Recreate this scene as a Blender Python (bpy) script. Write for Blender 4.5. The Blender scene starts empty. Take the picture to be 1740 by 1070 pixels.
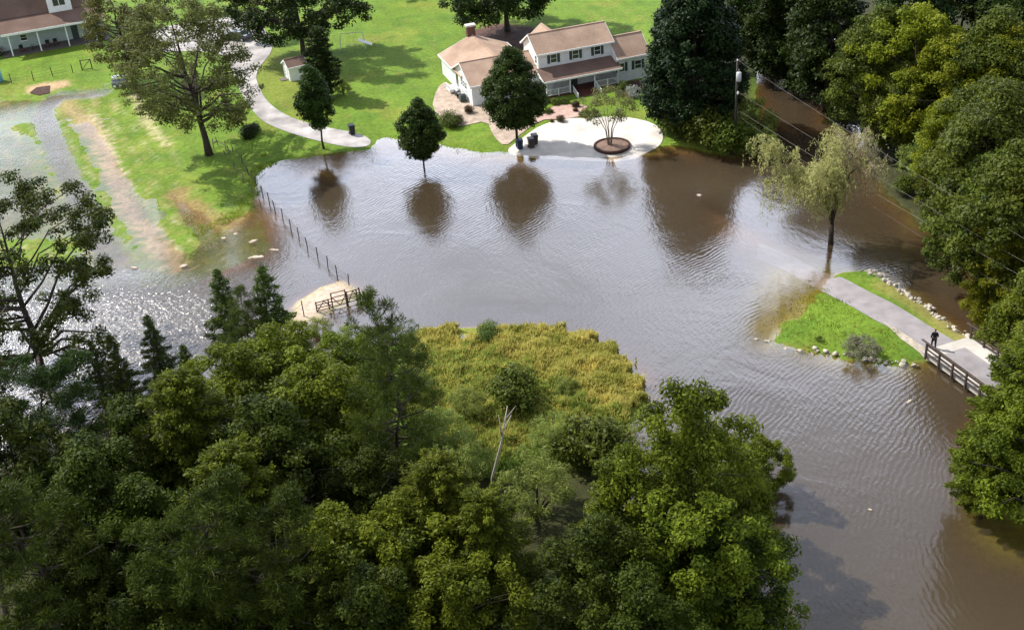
import bpy, math, random
import numpy as np
from mathutils import Vector, Matrix
from mathutils.geometry import delaunay_2d_cdt
C = bpy.context
sc = C.scene
R_ = math.radians
# ---------------------------------------------------------------- camera
CAM_H, PITCH, ROLL, FPX = 53.0, R_(31), R_(4.5), 2000.0
_F = np.array([0, math.cos(PITCH), -math.sin(PITCH)])
_R0 = np.array([1., 0, 0]); _U0 = np.array([0, math.sin(PITCH), math.cos(PITCH)])
_R = math.cos(ROLL)*_R0 - math.sin(ROLL)*_U0
_U = math.sin(ROLL)*_R0 + math.cos(ROLL)*_U0
cd = bpy.data.cameras.new('camera'); cam = bpy.data.objects.new('camera', cd)
sc.collection.objects.link(cam); sc.camera = cam
cam.matrix_world = Matrix(((_R[0], _U[0], -_F[0], 0), (_R[1], _U[1], -_F[1], 0), (_R[2], _U[2], -_F[2], CAM_H), (0, 0, 0, 1)))
cd.sensor_fit = 'HORIZONTAL'; cd.sensor_width = 36; cd.lens = 36*FPX/1740.0
cd.clip_start = .5; cd.clip_end = 6000
# ---------------------------------------------------------------- world, sun, exposure
SUN_AZ, SUN_EL = R_(-58), R_(47)
w = bpy.data.worlds.new('World'); sc.world = w; w.use_nodes = True
nt = w.node_tree; nt.nodes.clear()
def wn(t, **k):
    n = nt.nodes.new(t)
    for a, b in k.items(): setattr(n, a, b)
    return n
wo = wn('ShaderNodeOutputWorld'); bg = wn('ShaderNodeBackground'); bg.inputs[1].default_value = .092
sky = wn('ShaderNodeTexSky', sky_type='NISHITA'); sky.sun_disc = False
sky.sun_elevation = SUN_EL; sky.sun_rotation = SUN_AZ; sky.air_density = 1.0; sky.dust_density = 1.2
tc = wn('ShaderNodeTexCoord'); mp = wn('ShaderNodeMapping'); mp.inputs['Scale'].default_value = (1, 1, 2.2)
nz = wn('ShaderNodeTexNoise'); nz.inputs['Scale'].default_value = 2.2; nz.inputs['Detail'].default_value = 7; nz.inputs['Roughness'].default_value = .55
rp = wn('ShaderNodeValToRGB'); rp.color_ramp.elements[0].position = .34; rp.color_ramp.elements[1].position = .58
mx = wn('ShaderNodeMixRGB'); sx = wn('ShaderNodeSeparateXYZ'); em = wn('ShaderNodeMapRange'); em.inputs['From Min'].default_value = .45; em.inputs['From Max'].default_value = .75
cc_ = wn('ShaderNodeMixRGB'); cc_.inputs[1].default_value = (44, 47, 56, 1); cc_.inputs[2].default_value = (5.6, 5.9, 6.6, 1)
L = nt.links.new
L(tc.outputs['Generated'], sx.inputs[0]); L(sx.outputs[2], em.inputs[0]); L(em.outputs[0], cc_.inputs[0]); L(cc_.outputs[0], mx.inputs[2])
bank = wn('ShaderNodeMapRange', interpolation_type='SMOOTHSTEP'); bank.inputs['From Min'].default_value = .35; bank.inputs['From Max'].default_value = .75; L(sx.outputs[1], bank.inputs[0])
bk = wn('ShaderNodeMixRGB'); bk.inputs[1].default_value = (12, 12.6, 14, 1); bk.inputs[2].default_value = (36, 39, 47, 1); L(bank.outputs[0], bk.inputs[0]); L(bk.outputs[0], cc_.inputs[1])  # low cloud belt ahead made brighter, added for the water's silver reflection
L(tc.outputs['Generated'], mp.inputs[0]); L(mp.outputs[0], nz.inputs['Vector']); L(nz.outputs['Fac'], rp.inputs[0])
L(rp.outputs[0], mx.inputs[0]); L(sky.outputs[0], mx.inputs[1]); L(mx.outputs[0], bg.inputs[0]); L(bg.outputs[0], wo.inputs[0])
sl = bpy.data.lights.new('sun', 'SUN'); sl.energy = 5.0; sl.angle = R_(.5); sl.color = (1, .95, .86)
so = bpy.data.objects.new('sun', sl); sc.collection.objects.link(so)
SD = Vector((math.sin(SUN_AZ)*math.cos(SUN_EL), math.cos(SUN_AZ)*math.cos(SUN_EL), math.sin(SUN_EL)))
so.rotation_euler = SD.to_track_quat('Z', 'Y').to_euler(); so.location = (0, 0, 80)
sc.view_settings.view_transform = 'Standard'; sc.view_settings.look = 'None'
sc.view_settings.exposure = .43; sc.view_settings.gamma = 1
sc.cycles.max_bounces = 8; sc.cycles.transparent_max_bounces = 12; sc.cycles.caustics_reflective = False; sc.cycles.caustics_refractive = False
sc.cycles.use_denoising = True
# ---------------------------------------------------------------- helpers
rng = np.random.default_rng(7); random.seed(7)
def P(x, y, z=0.0):
    v = _F + _R*(x-870)/FPX - _U*(y-535)/FPX
    t = (z-CAM_H)/v[2]
    return np.array([v[0]*t, v[1]*t, z])
def PX(pts, z=0.0): return np.array([P(x, y, z)[:2] for x, y in pts])

def link(o): sc.collection.objects.link(o); return o
def tag(o, label=None, cat=None, group=None, kind=None):
    if label: o['label'] = label
    if cat: o['category'] = cat
    if group: o['group'] = group
    if kind: o['kind'] = kind
    return o
def thing(name, label, cat, loc=(0, 0, 0), rz=0, group=None):
    o = link(bpy.data.objects.new(name, None)); o.location = loc; o.rotation_euler = (0, 0, rz)
    return tag(o, label, cat, group)
def part(name, mesh, parent, loc=None):
    o = link(bpy.data.objects.new(name, mesh)); o.parent = parent
    if loc is not None: o.location = loc
    return o
def dup(root, loc, rz=0, s=1, label=None, group=None):
    r = link(root.copy()); r.location = loc; r.rotation_euler = (0, 0, rz)
    r.scale = (s, s, s) if not hasattr(s, '__len__') else s
    if label: r['label'] = label
    if group: r['group'] = group
    for ch in root.children:
        c = link(ch.copy()); c.parent = r
        for g in ch.children:
            d = link(g.copy()); d.parent = c
    return r

class MB:
    def __init__(s): s.v = []; s.f = []
    def add(s, vs, fs):
        b = len(s.v); s.v += [tuple(map(float, p)) for p in vs]; s.f += [tuple(i+b for i in f) for f in fs]; return s
    def box(s, x0, x1, y0, y1, z0, z1):
        return s.add([(x0,y0,z0),(x1,y0,z0),(x1,y1,z0),(x0,y1,z0),(x0,y0,z1),(x1,y0,z1),(x1,y1,z1),(x0,y1,z1)],
                     [(0,3,2,1),(4,5,6,7),(0,1,5,4),(1,2,6,5),(2,3,7,6),(3,0,4,7)])
    def tube(s, pts, rad, n=6, cap=True):
        pts = [Vector(p) for p in pts]
        if not hasattr(rad, '__len__'): rad = [rad]*len(pts)
        vs = []; fs = []
        d0 = (pts[-1]-pts[0]).normalized() if (pts[-1]-pts[0]).length > 1e-6 else Vector((0, 0, 1))
        a = d0.orthogonal().normalized()
        for i, p in enumerate(pts):
            d = (pts[min(i+1, len(pts)-1)]-pts[max(i-1, 0)]).normalized()
            a = (a - d*a.dot(d)).normalized(); b = d.cross(a)
            for k in range(n):
                t = 2*math.pi*k/n; vs.append(p+(a*math.cos(t)+b*math.sin(t))*rad[i])
        for i in range(len(pts)-1):
            for k in range(n):
                fs.append((i*n+k, i*n+(k+1) % n, (i+1)*n+(k+1) % n, (i+1)*n+k))
        if cap: fs += [tuple(range(n-1, -1, -1)), tuple((len(pts)-1)*n+k for k in range(n))]
        return s.add(vs, fs)
    def beam(s, a, b, w=.05, h=.1):
        a = Vector(a); b = Vector(b); d = (b-a).normalized()
        u = d.cross(Vector((0, 0, 1)))
        u = Vector((1, 0, 0)) if u.length < 1e-3 else u.normalized()
        t = u.cross(d).normalized(); vs = []
        for p in (a, b):
            for i, j in ((-1,-1),(1,-1),(1,1),(-1,1)): vs.append(p+u*(i*w/2)+t*(j*h/2))
        return s.add(vs, [(0,1,2,3),(7,6,5,4),(0,4,5,1),(1,5,6,2),(2,6,7,3),(3,7,4,0)])
    def lathe(s, prof, n=16, c=(0, 0, 0)):
        vs = [(c[0]+r*math.cos(2*math.pi*k/n), c[1]+r*math.sin(2*math.pi*k/n), c[2]+z) for r, z in prof for k in range(n)]
        fs = [(i*n+k, i*n+(k+1) % n, (i+1)*n+(k+1) % n, (i+1)*n+k) for i in range(len(prof)-1) for k in range(n)]
        fs += [tuple(range(n-1, -1, -1)), tuple((len(prof)-1)*n+k for k in range(n))]
        return s.add(vs, fs)
    def quad(s, a, b, c, d, t=.05):   # slab: four corners, thickness below
        a, b, c, d = map(Vector, (a, b, c, d)); n = (b-a).cross(d-a).normalized()*-t
        return s.add([a, b, c, d, a+n, b+n, c+n, d+n], [(0,1,2,3),(7,6,5,4),(0,4,5,1),(1,5,6,2),(2,6,7,3),(3,7,4,0)])
    def mesh(s, name, mat, smooth=False):
        m = bpy.data.meshes.new(name); m.from_pydata(s.v, [], s.f); m.materials.append(mat)
        if smooth: m.polygons.foreach_set('use_smooth', [True]*len(m.polygons))
        m.update(); return m
    def build(s, name, mat, parent=None, smooth=False):
        o = link(bpy.data.objects.new(name, s.mesh(name, mat, smooth)))
        if parent is not None: o.parent = parent
        return o

# ---------------------------------------------------------------- materials
def mat_base(name):
    m = bpy.data.materials.new(name); m.use_nodes = True; t = m.node_tree; t.nodes.clear()
    def N(ty, **k):
        n = t.nodes.new(ty)
        for a, b in k.items(): setattr(n, a, b)
        return n
    return m, t, N, t.links.new
def plain(name, col, rough=.7, scale=6., amt=.25, bump=0., metallic=0., spec=.3, stretch=None, gen='Object'):
    m, t, N, L = mat_base(name)
    o = N('ShaderNodeOutputMaterial'); p = N('ShaderNodeBsdfPrincipled'); L(p.outputs[0], o.inputs[0])
    p.inputs['Roughness'].default_value = rough; p.inputs['Metallic'].default_value = metallic; p.inputs['Specular IOR Level'].default_value = spec
    c = N('ShaderNodeTexCoord'); mpn = N('ShaderNodeMapping'); n = N('ShaderNodeTexNoise')
    if stretch: mpn.inputs['Scale'].default_value = stretch
    n.inputs['Scale'].default_value = scale; n.inputs['Detail'].default_value = 6
    L(c.outputs[gen], mpn.inputs[0]); L(mpn.outputs[0], n.inputs['Vector'])
    r = N('ShaderNodeValToRGB'); r.color_ramp.elements[0].position = .3; r.color_ramp.elements[1].position = .7
    a = [max(0, x*(1-amt)) for x in col]; b = [min(1, x*(1+amt)) for x in col]
    r.color_ramp.elements[0].color = (*a, 1); r.color_ramp.elements[1].color = (*b, 1)
    L(n.outputs['Fac'], r.inputs[0])
    nb = N('ShaderNodeTexNoise'); nb.inputs['Scale'].default_value = scale*.23; nb.inputs['Detail'].default_value = 9; nb.inputs['Roughness'].default_value = .68; nb.inputs['Distortion'].default_value = .8; L(c.outputs[gen], nb.inputs['Vector'])
    rb = N('ShaderNodeMapRange'); rb.inputs['From Min'].default_value = .32; rb.inputs['From Max'].default_value = .62; rb.inputs['To Min'].default_value = 1-amt*1.1; rb.inputs['To Max'].default_value = 1.05; L(nb.outputs['Fac'], rb.inputs['Value'])
    sc_ = N('ShaderNodeVectorMath', operation='SCALE'); L(r.outputs[0], sc_.inputs[0]); L(rb.outputs[0], sc_.inputs['Scale']); L(sc_.outputs[0], p.inputs['Base Color'])
    if bump:
        bn = N('ShaderNodeBump'); bn.inputs['Strength'].default_value = bump; bn.inputs['Distance'].default_value = .05
        L(n.outputs['Fac'], bn.inputs['Height']); L(bn.outputs[0], p.inputs['Normal'])
    return m
def siding(name, col):
    m, t, N, L = mat_base(name)
    o = N('ShaderNodeOutputMaterial'); p = N('ShaderNodeBsdfPrincipled'); L(p.outputs[0], o.inputs[0]); p.inputs['Roughness'].default_value = .55
    c = N('ShaderNodeTexCoord'); wv = N('ShaderNodeTexWave', wave_type='BANDS', bands_direction='Z', wave_profile='SAW'); wv.inputs['Scale'].default_value = 1.1
    L(c.outputs['Object'], wv.inputs['Vector'])
    n = N('ShaderNodeTexNoise'); n.inputs['Scale'].default_value = 1.3; n.inputs['Detail'].default_value = 5; L(c.outputs['Object'], n.inputs['Vector'])
    r = N('ShaderNodeValToRGB'); r.color_ramp.elements[0].color = (*[x*.86 for x in col], 1); r.color_ramp.elements[1].color = (*col, 1)
    r.color_ramp.elements[0].position = .25; r.color_ramp.elements[1].position = .6
    L(n.outputs['Fac'], r.inputs[0]); L(r.outputs[0], p.inputs['Base Color'])
    b = N('ShaderNodeBump'); b.inputs['Strength'].default_value = .5; b.inputs['Distance'].default_value = .03
    L(wv.outputs['Fac'], b.inputs['Height']); L(b.outputs[0], p.inputs['Normal']); return m
def shingle(name, c1, c2):
    m, t, N, L = mat_base(name)
    o = N('ShaderNodeOutputMaterial'); p = N('ShaderNodeBsdfPrincipled'); L(p.outputs[0], o.inputs[0]); p.inputs['Roughness'].default_value = .9; p.inputs['Specular IOR Level'].default_value = .15
    c = N('ShaderNodeTexCoord'); mpn = N('ShaderNodeMapping'); mpn.inputs['Scale'].default_value = (3, 3, 9)
    n = N('ShaderNodeTexNoise'); n.inputs['Scale'].default_value = 1.6; n.inputs['Detail'].default_value = 8; n.inputs['Roughness'].default_value = .7
    n2 = N('ShaderNodeTexNoise'); n2.inputs['Scale'].default_value = .35; n2.inputs['Detail'].default_value = 4
    L(c.outputs['Object'], mpn.inputs[0]); L(mpn.outputs[0], n.inputs['Vector']); L(c.outputs['Object'], n2.inputs['Vector'])
    ad = N('ShaderNodeMath', operation='ADD'); L(n.outputs['Fac'], ad.inputs[0]); L(n2.outputs['Fac'], ad.inputs[1])
    r = N('ShaderNodeValToRGB'); r.color_ramp.elements[0].position = .75; r.color_ramp.elements[1].position = 1.25
    mu = N('ShaderNodeMath', operation='MULTIPLY'); mu.inputs[1].default_value = .5; L(ad.outputs[0], mu.inputs[0])
    r.color_ramp.elements[0].position = .38; r.color_ramp.elements[1].position = .62
    r.color_ramp.elements[0].color = (*c1, 1); r.color_ramp.elements[1].color = (*c2, 1)
    L(mu.outputs[0], r.inputs[0]); L(r.outputs[0], p.inputs['Base Color']); return m
def leafmat(name, dark, light, trans=.35, gloss=.25, rough=.5):
    m, t, N, L = mat_base(name)
    o = N('ShaderNodeOutputMaterial'); a = N('ShaderNodeAttribute', attribute_name='tone')
    r = N('ShaderNodeValToRGB'); r.color_ramp.elements[0].color = (*dark, 1); r.color_ramp.elements[1].color = (*light, 1)
    L(a.outputs['Fac'], r.inputs[0])
    oi = N('ShaderNodeObjectInfo'); hs = N('ShaderNodeHueSaturation')
    m1 = N('ShaderNodeMapRange'); m1.inputs['To Min'].default_value = .478; m1.inputs['To Max'].default_value = .503; L(oi.outputs['Random'], m1.inputs['Value']); L(m1.outputs[0], hs.inputs['Hue'])
    m2 = N('ShaderNodeMapRange'); m2.inputs['To Min'].default_value = .85; m2.inputs['To Max'].default_value = 1.15; L(oi.outputs['Random'], m2.inputs['Value']); L(m2.outputs[0], hs.inputs['Value'])
    L(r.outputs[0], hs.inputs['Color'])
    p = N('ShaderNodeBsdfPrincipled'); p.inputs['Roughness'].default_value = rough; p.inputs['Specular IOR Level'].default_value = gloss
    tr = N('ShaderNodeBsdfTranslucent'); mxs = N('ShaderNodeMixShader'); mxs.inputs[0].default_value = trans
    L(hs.outputs[0], p.inputs['Base Color']); L(hs.outputs[0], tr.inputs['Color']); L(p.outputs[0], mxs.inputs[1]); L(tr.outputs[0], mxs.inputs[2]); L(mxs.outputs[0], o.inputs[0])
    return m
M = {}
M['white'] = plain('white_paint', (.78, .80, .80), .45, 3, .06)
M['siding'] = siding('white_siding', (.80, .83, .84))
M['siding_green'] = siding('pale_green_siding', (.42, .52, .48))
M['roof'] = shingle('tan_shingle', (.27, .185, .135), (.46, .33, .25))
M['roof_brown'] = shingle('brown_shingle', (.125, .082, .066), (.20, .135, .11))
M['glass'] = plain('window_glass', (.02, .03, .035), .12, 2, .3, spec=.8)
M['shutter'] = plain('dark_shutter', (.05, .075, .07), .5, 8, .2)
M['brick'] = plain('chimney_brick', (.14, .07, .05), .85, 14, .4, .3)
M['deck_wood'] = plain('red_deck_wood', (.13, .045, .035), .7, 5, .35, stretch=(1, 8, 1))
M['black'] = plain('black_plastic', (.02, .02, .022), .45, 8, .3)
M['blue_bin'] = plain('blue_plastic', (.015, .03, .08), .45, 8, .2)
M['brown_bin'] = plain('brown_plastic', (.05, .04, .035), .5, 8, .3)
M['wood_dark'] = plain('weathered_dark_wood', (.075, .055, .045), .85, 7, .4, .3)
M['wood_gray'] = plain('grey_post_wood', (.16, .14, .12), .85, 7, .4, .3)
M['concrete'] = plain('pale_concrete', (.60, .56, .51), .85, .45, .2, .05)  # pale concrete of the pad and chimney cap
M['conc_drive'] = plain('driveway_concrete', (.40, .375, .365), .85, .5, .34, .05)
M['asphalt'] = plain('grey_asphalt', (.27, .25, .26), .85, .9, .16, .1)
M['shoulder'] = plain('pale_gravel_shoulder', (.42, .37, .30), .9, 3, .25, .2)
M['brick_walk'] = plain('pinkish_brick_paving', (.46, .31, .26), .85, 2.5, .18, .1)
M['paver'] = plain('tan_gravel_bed', (.42, .33, .26), .9, 1.6, .25, .2)
M['mulch'] = plain('dark_mulch', (.075, .04, .032), .95, 3, .5, .4)
M['rock'] = plain('pale_riprap_stone', (.50, .45, .38), .85, 4, .3, .4)
M['pole'] = plain('dark_pole_wood', (.055, .05, .045), .85, 7, .4, .3)
M['sand'] = plain('pale_sand', (.58, .45, .34), .95, 1.2, .16, .1)
M['bark'] = plain('grey_brown_bark', (.06, .047, .036), .9, 5, .45, .5, stretch=(1, 1, .25))
M['bark_pale'] = plain('pale_bark', (.36, .30, .25), .85, 5, .35, .4, stretch=(1, 1, .4))
M['bark_birch'] = plain('bleached_dead_wood', (.55, .50, .46), .8, 4, .25, .2, stretch=(1, 1, .4))
M['metal'] = plain('galvanised_metal', (.45, .46, .47), .4, 6, .15, metallic=.7)
M['grey_paint'] = plain('transformer_grey', (.55, .58, .58), .4, 6, .08)
M['wire'] = plain('aluminium_wire', (.20, .19, .17), .5, 3, .1)
M['blue'] = plain('light_blue_paint', (.18, .42, .62), .45, 3, .1)
M['tyre'] = plain('tyre_rubber', (.018, .018, .018), .85, 9, .3)
M['carpaint'] = plain('dark_car_paint', (.02, .022, .028), .25, 2, .1, spec=.6)
M['cloth_black'] = plain('black_cloth', (.012, .012, .014), .9, 20, .3)
M['skin'] = plain('skin', (.36, .2, .14), .6, 10, .08)
M['cushion'] = plain('red_brown_fabric', (.2, .08, .07), .8, 8, .3)
M['foam'] = plain('pale_floating_debris', (.5, .42, .33), .9, 3, .25)

M['lf_forest'] = leafmat('broadleaf_foliage', (.030, .052, .008), (.125, .165, .020), .35, .12)
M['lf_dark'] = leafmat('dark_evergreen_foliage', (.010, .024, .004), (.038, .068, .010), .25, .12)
M['lf_yellow'] = leafmat('yellow_green_foliage', (.075, .105, .006), (.24, .27, .018), .4, .12)
M['lf_fore'] = leafmat('foreground_canopy_foliage', (.026, .046, .004), (.175, .225, .018), .4, .1)
M['lf_pine'] = leafmat('pine_needles', (.018, .042, .006), (.095, .145, .018), .3, .12)
M['lf_oval'] = leafmat('ornamental_pear_foliage', (.012, .032, .006), (.060, .115, .018), .3, .12)
M['lf_brown'] = leafmat('thin_olive_brown_foliage', (.045, .056, .014), (.18, .20, .052), .38, .12)
M['lf_magnolia'] = leafmat('glossy_magnolia_leaves', (.004, .012, .003), (.017, .036, .008), .12, .12, .5)
M['lf_willow'] = leafmat('willow_foliage', (.20, .21, .07), (.48, .46, .19), .4, .12)
M['lf_bare'] = leafmat('pale_dry_willow_foliage', (.28, .25, .15), (.50, .45, .30), .35)
M['lf_myrtle'] = leafmat('crape_myrtle_foliage', (.07, .09, .02), (.20, .20, .06), .4)
M['lf_shrub'] = leafmat('shrub_foliage', (.04, .065, .012), (.13, .19, .04), .32, .1)
M['lf_marsh'] = leafmat('marsh_shrub_foliage', (.10, .15, .03), (.30, .38, .09), .45, .1)
M['lf_red'] = leafmat('bronze_shrub_foliage', (.05, .035, .015), (.14, .10, .05), .3)
M['lf_silver'] = leafmat('pale_grey_flowering_foliage', (.16, .18, .15), (.42, .44, .40), .3)
M['lf_shrubg'] = leafmat('grey_green_flowering_foliage', (.09, .10, .06), (.30, .29, .20), .3, .1)
M['lf_reed'] = leafmat('marsh_reed_blades', (.27, .31, .06), (.66, .61, .17), .5, .08)
M['lf_reedg'] = leafmat('green_marsh_blades', (.10, .17, .03), (.28, .38, .07), .5, .08)
M['lf_foredark'] = leafmat('shade_toned_canopy_foliage', (.010, .022, .003), (.070, .105, .012), .3, .08)  # leaf colour darkened to stand in for shade over the lower-left wood
M['lf_grass'] = leafmat('grass_tufts', (.13, .2, .02), (.3, .36, .06), .45, .08)

# ---------------------------------------------------------------- terrain height field
LANDS = [
 # house side with the flooded field
 [(-400,-300),(-400,420),(-60,462),(60,452),(140,446),(215,452),(300,456),(345,412),(395,392),(425,360),(436,318),(440,286),(470,276),(500,268),(540,264),(600,256),(634,250),(640,238),(655,233),(690,236),(742,244),(800,255),(832,259),(850,256),(900,261),(960,262),(1040,265),(1090,260),(1122,246),(1150,246),(1200,256),(1250,262),(1280,245),(1288,190),(1284,120),(1282,90),(1290,40),(1330,-60),(1330,-300)],
 # right bank
 [(1440,-300),(1420,20),(1420,110),(1405,165),(1405,205),(1462,215),(1470,262),(1500,318),(1560,375),(1640,440),(1700,500),(1760,570),(2100,700),(2400,300),(2200,-300)],
 # right lower bank
 [(1700,690),(1672,740),(1668,800),(1692,850),(1725,888),(1765,905),(1900,960),(2400,1300),(2400,700),(1800,680)],
 [(1262,70),(1330,58),(1440,66),(1440,-300),(1250,-300)],
 # path peninsula
 [(1318,578),(1350,590),(1440,608),(1520,617),(1566,614),(1590,612),(1672,604),(1664,582),(1600,540),(1560,510),(1520,482),(1482,458),(1452,455),(1420,463),(1395,478),(1360,505),(1330,540)],
 # marsh island and wooded near bank
 [(700,578),(760,556),(860,552),(950,558),(1020,580),(1075,622),(1098,668),(1088,700),(1050,760),(1020,830),(1100,900),(1200,960),(1260,1040),(1300,1200),(1500,2000),(-900,2000),(-500,820),(100,800),(300,730),(480,650),(560,610),(640,585)],
 # sand spit at the corral gate
 [(488,542),(510,506),(545,484),(580,474),(598,482),(604,500),(575,522),(545,538),(500,556)],
]
SHELVES = [  # (polygon px, depth, softness m)
 ([(1255,560),(1300,592),(1440,622),(1560,628),(1560,500),(1460,445),(1330,425),(1270,440),(1255,500)], .20, 3.5),
 ([(1180,335),(1300,372),(1420,440),(1500,520),(1450,540),(1330,470),(1200,400)], .42, 3.0),
 ([(470,270),(545,262),(640,240),(652,262),(625,290),(560,318),(500,300)], .30, 2.0),
 ([(635,234),(700,232),(860,252),(860,275),(700,262)], .25, 1.5),
 ([(300,440),(400,380),(440,320),(500,360),(490,430),(380,480),(0,480),(-100,450)], .30, 3.0),
 ([(1640,820),(1700,850),(1800,900),(1800,980),(1690,950),(1640,890)], .35, 3.0),
 ([(850,250),(1130,240),(1150,262),(1040,285),(900,282),(840,268)], .10, 2.0),
]
def sdf(X, Y, poly):
    n = len(poly); d = np.full(X.shape, 1e18); ins = np.zeros(X.shape, bool)
    for i in range(n):
        ax, ay = poly[i]; bx, by = poly[(i+1) % n]
        ex, ey = bx-ax, by-ay; wx, wy = X-ax, Y-ay
        t = np.clip((wx*ex+wy*ey)/(ex*ex+ey*ey+1e-9), 0, 1)
        d = np.minimum(d, (wx-ex*t)**2+(wy-ey*t)**2)
        c = ((ay > Y) != (by > Y)) & (X < (bx-ax)*(Y-ay)/((by-ay) if by != ay else 1e-9)+ax)
        ins ^= c
    return np.where(ins, 1, -1)*np.sqrt(d)
def pline(X, Y, pts):
    d = np.full(X.shape, 1e18)
    for (ax, ay), (bx, by) in zip(pts[:-1], pts[1:]):
        ex, ey = bx-ax, by-ay; wx, wy = X-ax, Y-ay
        t = np.clip((wx*ex+wy*ey)/(ex*ex+ey*ey+1e-9), 0, 1)
        d = np.minimum(d, (wx-ex*t)**2+(wy-ey*t)**2)
    return np.sqrt(d)
def sstep(a, b, x):
    t = np.clip((x-a)/(b-a), 0, 1); return t*t*(3-2*t)
_ns = [(rng.uniform(0, 6.28), rng.uniform(0, 6.28), rng.uniform(0, 6.28)) for _ in range(60)]
def noise(X, Y, wl, seed=0, octs=3):   # cheap smooth noise from rotated sines
    o = np.zeros(X.shape); a = 1.; k = 2*math.pi/wl; tot = 0
    for q in range(octs):
        for j in range(4):
            th, p1, p2 = _ns[(seed*7+q*4+j) % 60]; th += j*1.57
            u = X*math.cos(th)+Y*math.sin(th); v = -X*math.sin(th)+Y*math.cos(th)
            o += a*np.sin(u*k+p1+1.7*np.sin(v*k*.63+p2)); tot += a
        a *= .55; k *= 2.1
    return o/tot*1.8
def axis(a, b, st, lo, hi):
    core = list(np.arange(a, b+st/2, st)); d = st*2; l = []; x = a
    while x > lo: x -= d; d *= 1.35; l.append(x)
    d = st*2; r = []; x = b
    while x < hi: x += d; d *= 1.35; r.append(x)
    return np.array(l[::-1]+core+r)
xs = axis(-96, 88, .5, -2500, 2500); ys = axis(40, 216, .5, -600, 4000)
GX, GY = np.meshgrid(xs, ys)
land_w = [PX(p, .15) for p in LANDS]
jx = noise(GX, GY, 7, 1, 4)*.45; jy = noise(GX, GY, 7, 3, 4)*.45
sds = [sdf(GX+jx, GY+jy, p) for p in land_w]
sd = np.max(sds, axis=0)
level = np.full(GX.shape, .6)
Hh = np.where(sd > 0, .38*(1-np.exp(-np.maximum(sd, 0)/4.0))+.01*np.maximum(sd,0)**.5, -1.9*(1-np.exp(np.minimum(sd, 0)/3.0)))
# the peninsula stands proud on its stone edges
sp = sds[4]; nw_a, nw_b = PX([(1290, 565)])[0], PX([(1430, 440)])[0]; nwd = (nw_b-nw_a)/np.linalg.norm(nw_b-nw_a); nwn = np.array([nwd[1], -nwd[0]]); dnw = (GX-nw_a[0])*nwn[0]+(GY-nw_a[1])*nwn[1]
Hh = np.where(sp > 0, np.minimum(.5*(1-np.exp(-np.maximum(sp, 0)/1.0))+.03, -.10+.075*dnw+.05*noise(GX, GY, 5, 31)+.02*noise(GX, GY, 1.5, 33)), Hh)
for poly, dp, soft in SHELVES:
    s = sdf(GX+jx, GY+jy, PX(poly)); wgt = sstep(-soft, soft, s)
    Hh = np.where(Hh < 0, np.maximum(Hh, Hh*(1-wgt)+(-dp)*wgt), Hh)
# flooded field
field = sdf(GX, GY, PX([(-400,120),(-60,165),(60,158),(180,150),(250,190),(300,280),(330,330),(420,350),(440,420),(300,480),(-400,480)]))
fw = sstep(-4, 5, field)
fh = .075+.055*noise(GX, GY, 9, 5)+.05*noise(GX, GY, 2.4, 8)
chan = pline(GX+noise(GX, GY, 4, 2)*.3, GY, PX([(175,160),(95,165),(72,195),(100,265),(140,345),(180,420),(215,480)]))
fh -= .34*(1-sstep(.5, 1.7, chan))
chan2 = pline(GX, GY, PX([(140,215),(175,265),(225,355),(290,440),(330,470)]))
fh -= .17*(1-sstep(.3, 1.8, chan2))
chan3 = pline(GX, GY, PX([(290,315),(330,370),(370,420)])); fh -= .22*(1-sstep(.3, 1.5, chan3))
for pl, dd in (([(-300,215),(0,215),(50,240),(75,290),(95,345),(60,370),(-100,380)], .3), ([(-300,350),(60,340),(120,345),(170,375),(150,400),(60,400),(-200,420)], .26),
               ([(-200,150),(20,160),(80,180),(70,200),(0,210),(-200,215)], .2), ([(175,300),(240,330),(270,400),(235,410),(200,370)], .14), ([(150,420),(330,440),(380,400),(420,360),(440,480),(100,480)], .2)):
    fh -= dd*sstep(-2.2, 2.2, sdf(GX+jx*2, GY+jy*2, PX(pl)))
ra, rb_ = PX([(150, 200)])[0], PX([(305, 452)])[0]; rd = (rb_-ra)/np.linalg.norm(rb_-ra); rq = (GX-ra[0])*-rd[1]+(GY-ra[1])*rd[0]; fh = fh-.05*sstep(.2, 1, -np.sin(rq*2*math.pi/1.9+.5*noise(GX, GY, 9, 43)))
fh = np.where(fh < 0, np.maximum(fh*.8, -.24), fh)
Hh = np.where(sd > -1, Hh*(1-fw)+np.minimum(fh, Hh)*fw, Hh)
Hh = np.where((sd <= -1), np.where(fw > .3, np.maximum(Hh, -.45), Hh), Hh)
# marsh island: just above the water with wet hollows
marsh = sdf(GX, GY, PX([(690,575),(760,548),(950,550),(1040,585),(1110,670),(1080,760),(950,860),(760,860),(690,700)]))
mw = sstep(-1, 3, marsh)
Hh = np.where(sds[5] > 0, Hh*(1-mw)+mw*(.16+.12*noise(GX, GY, 8, 9)), Hh)
Hh -= .5*(1-sstep(.4, 1.6, np.abs(sdf(GX, GY, PX([(705,590),(790,585),(785,568),(710,578)])))))*0
hol = sdf(GX, GY, PX([(715,580),(790,572),(800,582),(765,590),(715,597)])); Hh = np.where(hol > -1, Hh*(1-sstep(-1, .6, hol))-.2*sstep(-1, .6, hol), Hh)
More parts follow.
